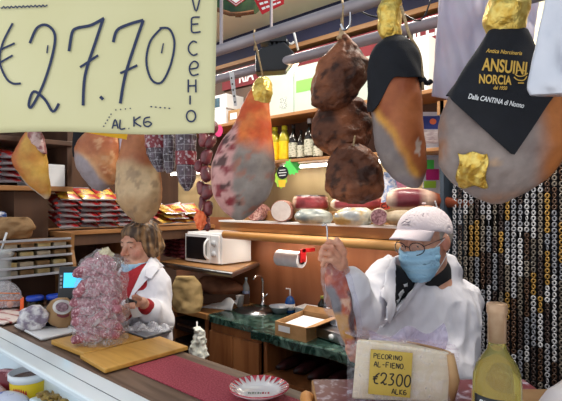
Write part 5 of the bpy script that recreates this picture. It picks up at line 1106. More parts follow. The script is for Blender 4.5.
t = empty('meat_pack', Bz(4, 319, 1.102), .3, 'flat red and white pack of sliced meat at the left edge of the counter', 'packet'); B(mat('sliced_meat_pack', '#b03a40', '#e4d4cc', (10, 26, 10), .3, lo=.47, hi=.55, coat=.4)).grid(lambda a, c: (-.16+.3*a, -.10+.22*c, .012+.012*math.sin(a*PI)*math.sin(c*PI)+.004*math.sin(c*20)), 20, 16).build('pack', t, smooth=True, solid=.010)
B(M_paperw).box(-.02, -.165, .0, .13, -.115, .006).build('price_slip', t)
t, b = cthing('plastic_tub', (J(-4, 287, 2.60)[0], 2.60, 1.101), 'translucent white plastic tub at the far left edge', 'tub'); r = .078
B(film('tub_plastic', '#e8eef0', .55, .3, .1, 10, .1)).lathe([(r*.8, 0), (r*.85, .03), (r*.98, .27), (r*1.05, .29), (r*1.14, .30), (r*1.14, .32), (r*1.02, .33), (0, .335)], 36).build('tub_body', t, smooth=True)
B(mat('olive_filling', '#8f9048', '#a9a860', (30, 30, 30), .5)).lathe([(0, .004), (r*.78, .004), (r*.84, .12), (0, .125)], 30).build('filling', t, smooth=True)
B(M_white).tube([(.03, -.02, .3), (.075, -.03, .42)], .006, 8).build('spoon_handle', t, smooth=True)
# scale with blue screen
t, b = cthing('weighing_scale', (J(69, 300, 2.33)[0], 2.33, 1.101), 'black shop scale with a lit light-blue screen, beside the sausage bag', 'scale')
B(M_blk).box(-.15, -.10, .0, .10, .12, .055).build('base', t, bevel=.006); B(M_blk).box(-.02, .05, .05, .03, .09, .12).build('neck', t)
h_ = B(M_blk).box(-.062, -.02, -.085, .145, .03, .075).build('display_housing', t, (.0, .04, .19), rot=(-.15, 0, .10), bevel=.006)
B(mat('lit_blue_screen', '#40c0ec', emit=1.0)).box(-.036, -.0225, -.028, .070, -.020, .044).build('screen', h_)
mb = B(mat('key_grey', '#9a9ca4', rough=.5))
for k in range(4): mb.box(-.052, -.024, -.03+.018*k, -.042, -.02, -.02+.018*k)
mb.build('keys', h_); B(M_steel).box(-.15, -.10, .056, .02, .11, .062).build('pan', t, bevel=.002)
# rack with grey rails
t = empty('product_rack', (-2.86, 1.05, 1.101), 0, 'wooden rack with pale grey rails holding packaged cheese, left of the scale', 'rack')
M_gr = mat('pale_grey_rail', '#a9a9ae', '#bcbcc0', (5, 5, 5), .4)
B(M_dark).box(-.20, -.24, 0, -.18, .23, .35).box(-.20, -.24, 0, .06, .23, .012).build('back_board', t)
B(M_pine2).box(-.20, -.24, .352, .03, .23, .366).build('top_board', t)
P = [(-.20, 0), (.06, 0), (.07, .12), (.06, .22), (.03, .30), (.04, .40), (-.20, .40)]; n = len(P)
B(M_pine2).add([(x, .23, z) for x, z in P]+[(x, .25, z) for x, z in P], [[i, (i+1) % n, n+(i+1) % n, n+i] for i in range(n)]+[list(range(n)), list(range(n, 2*n))[::-1]]).build('side_panel', t)
RK = [(.055, .178), (.05, .223), (.045, .279), (.035, .325), (.03, .370)]
for k, (x, z) in enumerate(RK):
    B(M_gr).box(x-.006, -.24, z-.006, x+.010, .23, z+.007).build('rail', t, bevel=.002)
    if k < 4: B(M_dark).box(-.18, -.24, z-.006, x-.006, .23, z-.002).build('tier', t)
pm = [mat('cheese_pack_yellow', '#c0a468', '#d8c490', (20, 20, 20), .45), mat('cheese_pack_cream', '#b8a890', '#ccbca4', (20, 20, 20), .45), mat('cheese_pack_brown', '#80603c', '#9c7a50', (20, 20, 20), .5)]
pks = [B(m).box(-.03, -.036, 0, .03, .036, .030).build('cheese_pack', bevel=.006) for m in pm]; cnt_ = 0
for k, (x, z) in enumerate(RK[:4]):
    for q in range(5):
        o = pks[cnt_] if cnt_ < 3 else pks[(k*2+q) % 3].copy()
        if cnt_ >= 3: COL.objects.link(o)
        cnt_ += 1; o.location = (-2.86-.015, .862+.09*q+.008*RS.rand(), 1.101+z-.0015); o.rotation_euler = (0, 0, RS.uniform(-.12, .12)); tag(o, 'small wrapped block of cheese on the grey-railed rack', 'cheese', 'cheese blocks on the rack')
L = Loft([(217, 2, 30), (221, -10, 34), (227, -16, 34), (233, -18, 30), (238.5, -16, 26)], 2.80, .5, 40, 30, .05, 131, 16)
t, b = cthing('paper_bag', (L.c[-1], 2.80, L.w[-1]), 'crumpled brown paper bag on top of the grey-railed rack', 'bag'); cobj('bag_body', L.P, L.F, M_kraft, t, b)
# ---------------------------------------------------------------- inside the display case
def inside(px, py, z): w = Bz(px, py, z); return w
w = Bz(29, 371, 1.005); t = empty('food_bucket', (w.x, w.y-.0, DKZ+.001), 0, 'yellow-labelled white bucket inside the display case', 'bucket'); r = .070
B(M_white).lathe([(r*.86, 0), (r*.9, .01), (r, .105), (r*1.08, .107), (r*1.08, .128), (r*1.0, .130), (r*.97, .11), (r*.93, .10), (0, .10)], 40).build('pail', t, smooth=True)
B(mat('brown_olives', '#5e4034', '#8a6450', (60, 60, 60), .4, bump=.8)).lathe([(0, .108), (r*.96, .106)], 30).build('contents', t)
def rr_(z): return r*(.9+.1*(z-.01)/.095)+.0008
B(mat('bright_yellow_label', '#e8c41c', rough=.4)).grid(lambda a, c: (rr_(.02+.078*c)*math.cos(2*PI*a), rr_(.02+.078*c)*math.sin(2*PI*a), .02+.078*c), 48, 2).build('yellow_label', t, smooth=True)
mb = B(M_red).grid(lambda a, c: (1.012*rr_(.07)*math.cos(-1.3+.85*a), 1.012*rr_(.07)*math.sin(-1.3+.85*a), .064+.018*c*abs(math.sin(a*22))+.006*math.sin(a*5)), 40, 2); mb.build('red_print', t, smooth=True)
w = Bz(61, 393, .955); t = empty('food_tray', (w.x, w.y, DKZ+.001), .15, 'tray of browned mixed antipasto inside the display case', 'tray')
B(M_whitem).box(-.10, -.07, 0, .10, .07, .06).build('tray_body', t, bevel=.006); mb = B(mat('brown_antipasto', '#7c5a24', '#b89448', (50, 50, 50), .45, bump=.6))
for k in range(70): mb.ell((RS.uniform(-.085, .085), RS.uniform(-.055, .055), .062+RS.uniform(0, .012)), (RS.uniform(.008, .016),)*2+(.008,), 8, 6)
o = mb.build('antipasto', t, smooth=True); o['kind'] = 'stuff'
w = Bz(97, 399, .955); t = empty('food_tray', (w.x+.10, w.y, DKZ+.001), .15, 'tray of red cured meat inside the case, right of the antipasto tray', 'tray')
B(M_whitem).box(-.10, -.07, 0, .10, .07, .05).build('tray_body', t, bevel=.006); B(mat('red_meat', '#9c2430', '#c85c60', (30, 30, 30), .4, bump=.4)).box(-.08, -.055, .05, .08, .055, .065).build('meat', t, bevel=.01)
for px, py, z, lab, a_, b_ in ((8, 392, .955, 'white packet with blue print lying inside the display case', '#d4d4e4', '#5a68b0'), (6, 369, .985, 'dark red and pink packet at the left inside the display case', '#7a2430', '#d8a0a4'), (-14, 384, .96, 'pale pink packet at the far left inside the display case', '#d8b8bc', '#a04850')):
    w = Bz(px, py, z); L0 = z-DKZ; mb = B(mat('pack_'+a_[1:], a_, b_, (22, 22, 22), .35, lo=.5, hi=.58)).ell((0, 0, L0*.5), (.085, .055, L0*.5), 20, 12)
    tag(mb.build('food_packet', loc=(w.x, w.y, DKZ), rz=.5, smooth=True), lab, 'packet')
# ================================================================== THINGS ON THE SINK COUNTER
def onC(px, py, z=.902): w = Bz(px, py, z); return (w.x, w.y, z)
L = Loft([(276, 178, 193), (278, 176, 195), (284, 174, 199), (296, 174, 201), (306, 173, 201), (311, 174, 200)], 3.32, .6, 44, 40, .035, 141, 12)
t, b = cthing('paper_bag', (L.c[-1], 3.32, L.w[-1]), 'tan paper bag standing on the counter behind the woman', 'bag'); cobj('bag_body', L.P, L.F, mat('tan_bag_paper', '#957c50', '#a88e60', (7, 7, 7), .75, bump=.5, bscale=16), t, b)
x, y, z = onC(210, 309); t = empty('paper_sheets', (x+.02, y+.1, .901), .3, 'crumpled white paper beside the tan paper bag', 'paper')
B(M_paperw).grid(lambda a, c: (-.13+.26*a, -.08+.16*c, .004+.13*max(0, a-.25)*math.sin(c*PI)*abs(math.sin(a*5+c*3))+.05*a*c), 22, 16).build('crumpled_sheet', t, smooth=True, solid=.002)
L = Loft([(276, 204, 212), (279, 200, 228), (284, 199, 242), (289, 202, 246), (293, 208, 240)], 3.75, .5, 40, 26, .02, 143, 9)
t, b = cthing('bread_sack', (L.c[-1], 3.75, L.w[-1]), 'brown bundle lying behind the white paper under the microwave shelf', 'sack'); cobj('sack_body', L.P, L.F, mat('brown_sacking', '#6e4632', '#94644a', (10, 10, 10), .7, bump=.5), t, b)
B(M_dark).box(-.2, -.06, .901-float(L.w[-1]), .2, .08, 0).build('bundle_base', t)
x, y, z = onC(236, 297); tag(B(mat('dark_pan', '#1c2028', rough=.3, metal=.5)).lathe([(0, .002), (.10, .002), (.125, .035), (.13, .04), (.12, .036), (.10, .008), (0, .008)], 36).build('baking_pan', loc=(x-.02, y-.02, .902), smooth=True), 'dark round pan beyond the white paper', 'pan')
def bottle(px, py, D, h_, r, body, capm, label, name='water_bottle', lab=None, nk=.35, z0=.902):
    w = At(px, py, D); t = empty(name, (w.x, w.y, z0), TH, label, 'bottle')
    B(body).lathe([(r*.85, 0), (r, .006), (r, h_*.60), (r*.9, h_*.68), (r*nk, h_*.82), (r*nk, h_*.90)], 24).build('bottle_body', t, smooth=True)
    B(capm).lathe([(r*nk*1.15, h_*.89), (r*nk*1.2, h_*.995), (0, h_)], 16).build('cap', t, smooth=True)
    if lab: B(lab).lathe([(r*1.015, h_*.2), (r*1.015, h_*.48)], 24, caps=False).build('label', t, smooth=True)
    return t
M_pet = film('clear_bottle', '#e4eef4', .35, .08, 0, 5, .1)
w = Bz(246, 303, .902); bottle(246, 303, FPX*.778/100, .20, .028, M_pet, mat('pale_blue_cap', '#a8c4e0', rough=.4), 'clear water bottle with blue label beside the tap', lab=mat('blue_label', '#5878b8', '#c8d4e8', (50, 50, 50), .4))
w = Bz(240, 307, .902); tag(B(M_white).lathe([(0, .002), (.024, .002), (.031, .085), (.033, .087), (.030, .085), (.023, .006), (0, .006)], 28).build('paper_cup', loc=(w.x, w.y, .902), smooth=True), 'white cup at the front of the sink', 'cup')
w = Bz(261, 314, .80); tag(B(M_paperw).ell((0, 0, .02), (.05, .035, .012), 16, 8).build('dish_cloth', loc=(w.x-.13, w.y+.27-.15, .765), smooth=True), 'white cloth lying in the steel sink', 'cloth')
w = By(290, 303, 2.585); t = empty('soap_bottle', (w.x, w.y, .902), TH, 'blue pump bottle behind the cardboard box', 'bottle')
B(mat('blue_detergent', '#1c4c94', '#2c62b0', (5, 5, 5), .2)).lathe([(.03, 0), (.036, .006), (.036, .075), (.026, .10), (.012, .115), (0, .116)], 24).build('bottle_body', t, smooth=True); B(M_white).lathe([(.0365, .02), (.0365, .062)], 24).build('label', t, smooth=True)
B(M_white).tube([(0, 0, .11), (0, 0, .165), (-.03, -.01, .17)], .006, 8).build('pump', t, smooth=True)
w = By(283, 304, 2.53); tag(B(mat('smoked_bowl', '#9aa6b4', '#c8d0dc', (9, 9, 9), .2)).lathe([(0, .002), (.05, .002), (.075, .045), (.078, .047), (.07, .04), (.048, .008), (0, .008)], 30).build('bowl', loc=(w.x-.03, w.y, .902), smooth=True), 'pale plastic bowl behind the cardboard box', 'bowl')
w = By(304, 305, 2.53); t = empty('storage_box', (w.x+.03, w.y+.05, .902), .1, 'low grey-white plastic box beyond the cardboard box', 'box'); B(mat('grey_white_box', '#b8bcc4', '#c8ccd2', (5, 5, 5), .4)).box(-.10, -.06, 0, .10, .06, .055).build('box_body', t, bevel=.006); B(M_white).box(-.105, -.065, .055, .105, .065, .066).build('lid', t, bevel=.003)
# cardboard box with paper
ps = [Bz(x, y, .985) for x, y in ((275, 321), (306, 328), (335, 316), (303, 310))]; c = sum(ps, Vector())/4; Q = [Vector((p.x-c.x, p.y-c.y)) for p in ps]
t = empty('cardboard_box', (c.x, c.y, .903), 0, 'open brown cardboard box full of white paper beside the steel hotplate', 'box')
mb = B(M_card).prism([tuple(q*.97) for q in Q], 0, .006)
for k in range(4):
    a, b_ = Q[k], Q[(k+1) % 4]; mb.add([(*a, 0), (*b_, 0), (*b_, .082), (*a, .082), (*(a*.95), 0), (*(b_*.95), 0), (*(b_*.95), .082), (*(a*.95), .082)], [[0, 1, 2, 3], [7, 6, 5, 4], [3, 2, 6, 7], [0, 3, 7, 4], [1, 5, 6, 2], [0, 4, 5, 1]])
mb.build('box_body', t); a, b_ = Q[0], Q[1]; lf = lambda s, h, o=.002: tuple((*(a+(b_-a)*s+(a+b_).normalized()*o), h))
B(M_paperw).add([lf(.12, .03), lf(.5, .03), lf(.5, .065), lf(.12, .065)], [[0, 1, 2, 3]]).build('address_label', t)
b2_, c2_ = Q[1], Q[2]; nn = (b2_+c2_).normalized()*.06; B(M_card).add([(*b2_, .08), (*c2_, .08), (*(c2_+nn), .092), (*(b2_+nn), .098)], [[0, 1, 2, 3]]).build('flap', t, solid=.003)
a2_, d2_ = Q[2], Q[3]; nn = (a2_+d2_).normalized()*.05; B(M_card).add([(*a2_, .08), (*d2_, .08), (*(d2_+nn), .105), (*(a2_+nn), .105)], [[0, 1, 2, 3]]).build('flap', t, solid=.003)
tag(B(M_paperw).prism([tuple(q*.84) for q in Q], 0, .05).build('paper_stack', loc=(c.x, c.y, .910), bevel=.003), 'stack of white paper sheets in the cardboard box', 'paper')
# hot plate
ps = [Bz(x, y, .965) for x, y in ((316, 327), (353, 338), (372, 322), (338, 313))]; c = sum(ps, Vector())/4; Q = [(p.x-c.x, p.y-c.y) for p in ps]
t = empty('hotplate', (c.x, c.y, .903), 0, 'flat steel electric hotplate with a knob behind the held ham piece', 'hotplate')
B(M_steel).prism([(x, y) for x, y in Q], .006, .062).build('body', t, bevel=.005); B(M_blk).prism([(x*.9, y*.9) for x, y in Q], 0, .006).build('feet', t); B(mat('grey_iron', '#50545a', rough=.5, metal=.7)).lathe([(.09, .062), (.09, .070), (.085, .072), (0, .070)], 32).build('heating_disc', t)
q0, q1 = Vector(Q[0]), Vector(Q[1]); m_ = q0.lerp(q1, .45); nrm = -(q1-q0).orthogonal().normalized() if (q1-q0).orthogonal().dot(m_) < 0 else (q1-q0).orthogonal().normalized()
k_ = B(M_white).lathe([(.016, 0), (.016, .012), (0, .014)], 18).build('knob', t, (m_.x, m_.y, .033), smooth=True); k_.rotation_euler = Vector((nrm.x, nrm.y, 0)).to_track_quat('Z', 'Y').to_euler()
bottle(322, 309, DY(322, 2.56), .16, .03, mat('dark_green_glass', '#16180e', rough=.1), mat('yellow_green_cap', '#8a8c30', rough=.4), 'dark oil bottle with yellow label behind the hotplate', 'oil_bottle', mat('yellow_label', '#b8a840', '#706820', (60, 60, 60), .5))
bottle(349, 315, 2.9, .2, .032, mat('dark_jar', '#221c1a', rough=.2), M_blk, 'dark bottle beside the man\'s raised sleeve', 'oil_bottle', mat('grey_label', '#888480', rough=.5))
# hanging paper roll
w = By(290, 258, 2.52); t = empty('paper_towel_roll', (w.x, w.y, w.z-.06), 0, 'white paper towel roll on a red wall holder', 'paper towel')
rl = [(-.105, .0, .055), (.105, 0, .055)]; B(mat('towel_paper', '#e2e0e6', '#d4d2da', (20, 20, 20), .85, bump=.15)).tube(rl, .056, 32).build('paper_roll', t); B(M_card).tube([(.103, 0, .055), (.107, 0, .055)], .02, 16).build('core', t)
B(M_red).tube([(.108, 0, .055), (.125, 0, .055)], .014, 10).box(.112, -.03, .04, .120, .03, .13).box(.112, -.01, .105, .120, .13, .13).build('holder', t, bevel=.002)
B(M_blk).lathe([(.030, 0), (.030, .006), (0, .007)], 20).build('round_end', t, (.107, 0, .055), rot=(0, PI/2, 0))
# crumpled white bag hung on the cabinet
L = Loft([(327, 195, 200), (330, 193, 203), (334, 195, 202), (338, 192, 205), (346, 190, 207), (354, 189, 208), (361, 190, 206), (364, 194, 201)], 3.05, .7, 48, 60, .035, 151, 26)
t, b = cthing('tied_plastic_bag', (L.c[-1], 3.05, L.w[-1]), 'white crumpled tied bag hanging on the sink cabinet\'s left end', 'bag'); cobj('bag_body', L.P, L.F, mat('white_carrier_bag', '#d4d8ce', '#eceee8', (10, 10, 10), .5, bump=.6, bscale=24), t, b); cmb(B(M_white).tube([J(197, 329, 3.05), J(197, 322, 3.12)], .005, 6), 'tie', t, b)
# ================================================================== SHELF MEATS
ZS = 1.5515
def shelf_loft(rows, y, name, label, cat, m, cols=None, ratio=.7, amp=.006, sd=1, up=0):
    D = DY((rows[len(rows)//2][1]+rows[len(rows)//2][2])/2, y); L = Loft(rows, D, ratio, 44, 36, amp, sd, 18)
    dz = ZS+up-L.P[:, 2].min(); L.P[:, 2] += dz; L.w = L.w+dz; t, b = cthing(name, (L.c[-1], D, ZS+up), label, cat); cobj('body', L.P, L.F, m, t, b, cols=None if cols is None else cols(L)); return t, b, L, dz
def disc(L, dz, px, py, rx, ry, m, nm, t, b, off=.004, n=28, jag=0):
    cmb(B(m).add([tuple(np.array(L.front(px+rx*math.cos(a), py+ry*math.sin(a)*(1+jag*math.sin(a*5)), off))) for a in [2*PI*k/n for k in range(n)]], [list(range(n))]), nm, t, b)
M_meat = vmat('cut_meat', .35, .3, 60, .5, coat=.3)
def roll(px, py, y, r, ln, label, skin, cut, rz, rim=None, name='cut_salami'):
    w = By(px, py, y); t = empty(name, (w.x, w.y, ZS), rz, label, 'salami')
    pts = [(0, 0, r), (0, .01, r), (0, ln*.3, r), (0, ln*.7, r), (0, ln*.93, r), (0, ln, r)]; B(skin).tube(pts, [r*.97, r, r*1.01, r, r*.75, r*.3], 28).build('casing', t, smooth=True)
    B(rim or skin).lathe([(r*.97, 0), (r*.9, .002)], 28).build('rim', t, (0, 0, r), rot=(PI/2, 0, 0)); B(cut).lathe([(r*.92, 0), (r*.9, .004), (0, .004)], 28).build('cut_face', t, (0, 0, r), rot=(PI/2, 0, 0)); return t
M_ssk = mat('speckled_salami_skin', '#6a3a38', '#c0908a', (50, 50, 50), .5, lo=.4, hi=.65, bump=.4)
roll(254, 212, 2.42, .060, .22, 'mottled red salami just right of the large centre ham', M_ssk, mat('mottled_cut', '#8c4a44', '#d0a89c', (70, 70, 70), .4, lo=.42, hi=.6), .35)
roll(281, 210, 2.40, .074, .20, 'thick round salami with a white cut end', mat('brown_casing', '#7a4a40', '#9c6c5c', (20, 20, 20), .5, bump=.3), mat('white_fat_cut', '#cabfba', '#d4cac6', (30, 30, 30), .4), .55)
def speckcol(rd='#6a1c22'):
    def f(L):
        n = fbm(L.P, 30, 5); C = mixc(A3(rd), A3('#8c3238'), sst(n, -.4, .4)); e = sst(np.abs(L.S)+.15*n, .82, .97)*(L.Fr > -.3); tb = np.minimum(L.T, 1-L.T); C = mixc(C, A3('#dcc4aa'), np.maximum(e, sst(L.T+.04*n, .78, .92)*(L.T > .5))); return mixc(C, A3('#2e1a18'), sst(-L.T-.05*n, -.16, -.04)+(L.Fr < -.3)*.8)
    return f
shelf_loft([(192, 296, 325), (195, 293, 328), (200, 292, 329), (205, 294, 328), (208, 300, 324)], 2.585, 'speck_half', 'flat half of dark red speck with dark crust, behind the yellowish shelf packs', 'speck', M_meat, speckcol(), .6, sd=161, up=.0735)
def whitepack(L): n = fbm(L.P, 22, 8); C = mixc(A3('#8f9498'), A3('#b4b0a0'), sst(n, -.3, .3)); return mixc(C, A3('#b08a3c'), sst(n+L.S*-.5, .15, .45)*.8)
shelf_loft([(208, 302, 322), (211, 297, 330), (215, 294, 333), (219, 295, 333), (222, 300, 330)], 2.42, 'wrapped_guanciale', 'grey-white film-wrapped meat pack, left one of the front shelf packs', 'meat', M_meat, lambda L: mixc(A3('#6f787a'), A3('#9ca09a'), sst(fbm(L.P, 25, 4), -.3, .4)), .7, sd=163)
t, b, L, dz = shelf_loft([(206, 345, 366), (209, 338, 372), (213, 333, 374), (218, 332, 374), (223, 336, 370)], 2.42, 'wrapped_pancetta', 'white and yellow film-wrapped meat in the shelf\'s front row, below the specks', 'meat', M_meat, whitepack, .6, sd=165)
roll(379, 217, 2.36, .050, .16, 'small salami end with dark red marbled face beside the man\'s cap', mat('pale_casing', '#c4b4a0', '#a89884', (20, 20, 20), .5), mat('marbled_cut', '#5e2c34', '#a88088', (80, 80, 80), .35), .5)
shelf_loft([(190, 345, 372), (194, 336, 382), (198, 330, 387), (203, 330, 388), (208, 340, 378)], 2.59, 'speck_half', 'wide cut speck piece with pink face directly below the hanging specks', 'speck', M_meat, speckcol('#7c2c30'), .42, sd=167, up=.0735)
tag(B(mat('pale_shelf_pack', '#94846c', '#b0a088', (20, 20, 20), .5, bump=.4)).ell((0, 0, .045), (.11, .06, .045), 24, 14).build('wrapped_pancetta', loc=(*By(402, 218, 2.42)[:2], ZS), smooth=True), 'beige wrapped meat pack half hidden behind the man\'s cap', 'meat')
# horizontal ham leg above the cap
D = DY(425, 2.335); t, b = cthing('ham_leg', (J(425, 205, D)[0], D, J(425, 207, D)[2]), 'cut ham leg lying on the shelf above the man\'s cap, shank to the right', 'ham')
cx_ = [(386, 200, 4), (389, 199, 8), (396, 198.5, 10.5), (406, 198, 11), (416, 198, 10.5), (426, 198.5, 9.5), (436, 200, 7.5), (446, 202, 5.5), (458, 203.5, 4.2), (468, 204, 4), (474, 204.5, 2.5)]
n = 28; V = []; Cc = []
for (px, py, r) in cx_:
    c = J(px, py, D); r_ = r*D/FPX
    for k in range(n):
        a = 2*PI*k/n; V.append(c+np.array([0, -r_*.9*math.cos(a), r_*math.sin(a)])); f_ = math.cos(a)
        inn = (394 < px < 424) and f_ > .62; Cc.append(A3('#7a2c38') if inn else (A3('#d8b8a4') if px < 430 and f_ > -.1 else A3('#7e3c24')))
V = np.array(V); F = [[i*n+k, i*n+(k+1) % n, (i+1)*n+(k+1) % n, (i+1)*n+k] for i in range(len(cx_)-1) for k in range(n)]+[list(range(n))[::-1], [(len(cx_)-1)*n+k for k in range(n)]]
cobj('leg_meat', V, F, M_meat, t, b, cols=np.array(Cc), sub=1)
mb = B(M_white); mb.tube([J(435, 201, D-.04), J(437, 208, D-.03)], .004, 6); cmb(mb, 'tie', t, b)
# small red price tag
t, b = cthing('price_tag', J(384, 210, DY(384, 2.40)), 'red price tag reading C1 at the shelf front', 'price tag'); D = b[1]
q = [(380, 203), (389, 201.5), (390, 209), (381, 210.5)]; cmb(B(mat('orange_red_card', '#b8402c', rough=.5)).add([J(*p, D) for p in q], [[0, 1, 2, 3]]), 'card', t, b, solid=.002)
Vt, Ft = text2d('C1', 6.5, .2); cmb(B(mat('dark_print', '#201014', rough=.5)).add([J(385+x, 206-y+x*-.12, D-.003) for x, y in Vt], Ft), 'lettering', t, b)
# neon star tags and notices
M_neon = mat('neon_green', '#58d860', rough=.5); M_neon2 = mat('yellow_green', '#a8d848', rough=.5)
def star(px, py, rx, ry, D, m, n=12, inner=.78): return B(m).add([J(px+rx*(1 if k % 2 else inner)*math.cos(PI*k/n), py+ry*(1 if k % 2 else inner)*math.sin(PI*k/n), D) for k in range(2*n)], [list(range(2*n))])
D = DY(288, 2.43); t, b = cthing('shelf_tag', J(290, 188, D), 'neon green starburst with black round label under the bottle shelf', 'tag')
cmb(star(292, 167, 9, 8.5, D, M_neon), 'starburst', t, b, solid=.002); cmb(star(281, 178, 6.5, 11, D-.003, M_neon2, 10, .85), 'green_backing', t, b, solid=.002); cmb(B(M_blk).add([J(282.5+5.8*math.cos(2*PI*k/24), 172.5+6.5*math.sin(2*PI*k/24), D-.007) for k in range(24)], [list(range(24))]), 'black_label', t, b, solid=.002)
cmb(B(mat('amber_square', '#e8c030', rough=.5)).add([J(278, 180, D-.007), J(286, 180, D-.007), J(285, 187, D-.007), J(279, 187, D-.007)], [[0, 1, 2, 3]]), 'amber_label', t, b)
mb = B(M_white)
for k, w_ in enumerate((3, 4, 3.2)): mb.add([J(282.5-w_, 170+2.6*k, D-.0095), J(282.5+w_, 169.4+2.6*k, D-.0095), J(282.5+w_, 170.2+2.6*k, D-.0095), J(282.5-w_, 170.8+2.6*k, D-.0095)], [[0, 1, 2, 3]])
cmb(mb, 'print', t, b); cmb(B(M_white).tube([J(290, 162, D+.004), (J(290, 0, D)[0], D+.01, 1.957)], .0015, 5), 'thread', t, b)
D = DY(434, 2.645); t, b = cthing('notice_board', J(434, 195, D), 'tall poster with blue top and neon lower stickers between the two big hams', 'notice')
def rect(x0, y0, x1, y1, m, o): return B(m).add([J(x0, y0, D-o), J(x1, y0, D-o), J(x1, y1, D-o), J(x0, y1, D-o)], [[0, 1, 2, 3]])
cmb(rect(423, 112, 442, 196, mat('white_poster', '#d8d8e4', '#c8c8d8', (9, 9, 9), .5), 0), 'board', t, b, solid=.004)
for r_, m, nm in (((423, 116, 441, 129), mat('royal_blue_print', '#283a88', rough=.4), 'blue_panel'), ((424, 130, 441, 143), mat('pale_table', '#e2dce0', '#b8a8b4', (30, 30, 120), .5), 'price_table'), ((424, 145, 441, 158), mat('pale_table2', '#d0d4e4', '#a8b4cc', (30, 30, 120), .5), 'price_table'), ((422, 160, 434, 170), M_neon, 'green_sticker'), ((426, 169, 439, 180), mat('magenta_sticker', '#c02a80', rough=.5), 'magenta_sticker'), ((424, 181, 436, 188), M_neon2, 'lime_sticker')): cmb(rect(*r_, m, .004+.001*len(nm)/10), nm, t, b)
cmb(B(mat('orange_oval', '#d86840', rough=.5)).add([J(433+3.4*math.cos(2*PI*k/20), 121.5+3*math.sin(2*PI*k/20), D-.008) for k in range(20)], [list(range(20))]), 'oval_print', t, b)
D = DY(395, 2.55); t, b = cthing('leaflet', J(393, 198, D), 'blue-white and pink printed bag behind the shelf meats, by the price tag', 'leaflet')
cmb(B(mat('blue_white_print', '#8ca4d4', '#e4e4f0', (40, 40, 40), .4, lo=.45, hi=.55)).add([J(x, y, D) for x, y in ((384, 172), (402, 170), (404, 186), (396, 202), (381, 204))], [[0, 1, 2, 3, 4]]), 'print', t, b, solid=.004); cmb(B(mat('pink_print', '#c86890', '#e8a8c0', (40, 40, 40), .4)).add([J(x, y, D-.006) for x, y in ((395, 176), (406, 180), (408, 190), (398, 190))], [[0, 1, 2, 3]]), 'pink_print', t, b)
# ================================================================== BOTTLE AND CARTON SHELVES
def bot(px, h_, r, kind, label, grp=None, i=0):
    w = By(px, 150, 2.52+.0*i); t = empty('oil_bottle' if kind == 'y' else 'vinegar_bottle', (w.x, w.y, 1.9755), TH, label, 'bottle', grp)
    if kind == 'y':
        bm, cm, lm = mat('yellow_oil', '#a89a28', '#c4b23c', (5, 5, 9), .12), mat('yellow_cap', '#e8d828', rough=.4), mat('yellow_oil_label', '#ecca10', '#e0b008', (40, 40, 40), .45)
        B(bm).lathe([(r*.9, 0), (r, .006), (r*.97, h_*.3), (r, h_*.6), (r*.85, h_*.74), (r*.4, h_*.88), (r*.4, h_*.9)], 22).build('bottle_body', t, smooth=True); B(cm).lathe([(r*.5, h_*.885), (r*.5, h_), (0, h_)], 14).build('cap', t, smooth=True); B(lm).lathe([(r*1.03, h_*.05), (r*1.03, h_*.55)], 22, caps=False).build('label', t, smooth=True)
    else:
        B(mat('dark_bottle', '#1a1612', '#2a2218', (5, 5, 5), .08)).lathe([(r*.9, 0), (r, .006), (r, h_*.55), (r*.8, h_*.66), (r*.33, h_*.78), (r*.32, h_*.93)], 22).build('bottle_body', t, smooth=True); B(mat('white_cap', '#c8c8c8', rough=.4) if kind == 'w' else M_blk).lathe([(r*.4, h_*.88), (r*.4, h_), (0, h_)], 14).build('cap', t, smooth=True)
        B(mat('cream_bottle_label', '#c8c4b0', '#70745c', (60, 60, 90), .5, lo=.5, hi=.65)).lathe([(r*1.02, h_*.08), (r*1.02, h_*.48)], 22, caps=False).build('label', t, smooth=True)
bot(275, .245, .040, 'y', 'yellow oil bottle at the left end of the bottle row'); bot(284.5, .245, .040, 'y', 'yellow oil bottle, second in the row, beside the dark bottles')
bot(293.5, .245, .034, 'd', 'dark bottle with cream label, first after the yellow oils'); bot(301, .20, .026, 'd', 'shorter slim dark bottle, second after the yellow oils'); bot(309.5, .27, .036, 'w', 'dark bottle with white cap and cream label, near the top speck piece'); bot(318, .17, .032, 'd', 'short dark bottle half behind the middle speck piece')
M_fridge = mat('mint_white_carton', '#a4b2a6', '#b4c0b4', (3, 3, 3), .6)
def carton(x0, x1, y0, y1, z0, h_, label, m=None, lab=None, name='carton'):
    t = empty(name, ((x0+x1)/2, (y0+y1)/2, z0), 0, label, 'box'); w_, d_ = (x1-x0)/2, (y1-y0)/2
    B(m or M_fridge).box(-w_, -d_, 0, w_, d_, h_).build('box_body', t, bevel=.003); B(mat('grey_tape', '#aab0a8', rough=.6)).box(-w_-.001, -.0, h_*.0, -w_+.0, .002, h_).build('tape', t)
    for (a, c_, e, f_, mm, nm) in (lab or []): B(mm).box(-w_+a*2*w_, -d_-.0015, c_*h_, -w_+e*2*w_, -d_-.0005, f_*h_).build(nm, t)
    return t
def xat(px, y): return By(px, 200, y).x
Y0 = 2.44; z_ = 2.2855
M_glab = mat('green_label', '#78b850', rough=.5); M_gy = mat('grey_print', '#8c928c', '#c0c4be', (90, 90, 90), .6, lo=.45, hi=.55)
carton(xat(264, Y0)-.05, xat(293.5, Y0), Y0, 2.66, z_, .30, 'large pale carton with a grey stamp, behind the gold foil tip', lab=[(.62, .12, .82, .38, M_gy, 'stamp')])
carton(xat(294, Y0), xat(334, Y0), Y0, 2.66, z_, .30, 'large pale carton with a green label, left of the top speck piece', lab=[(.06, .42, .55, .68, M_glab, 'green_label')])
t_ = bpy.data.objects[-1] if False else None
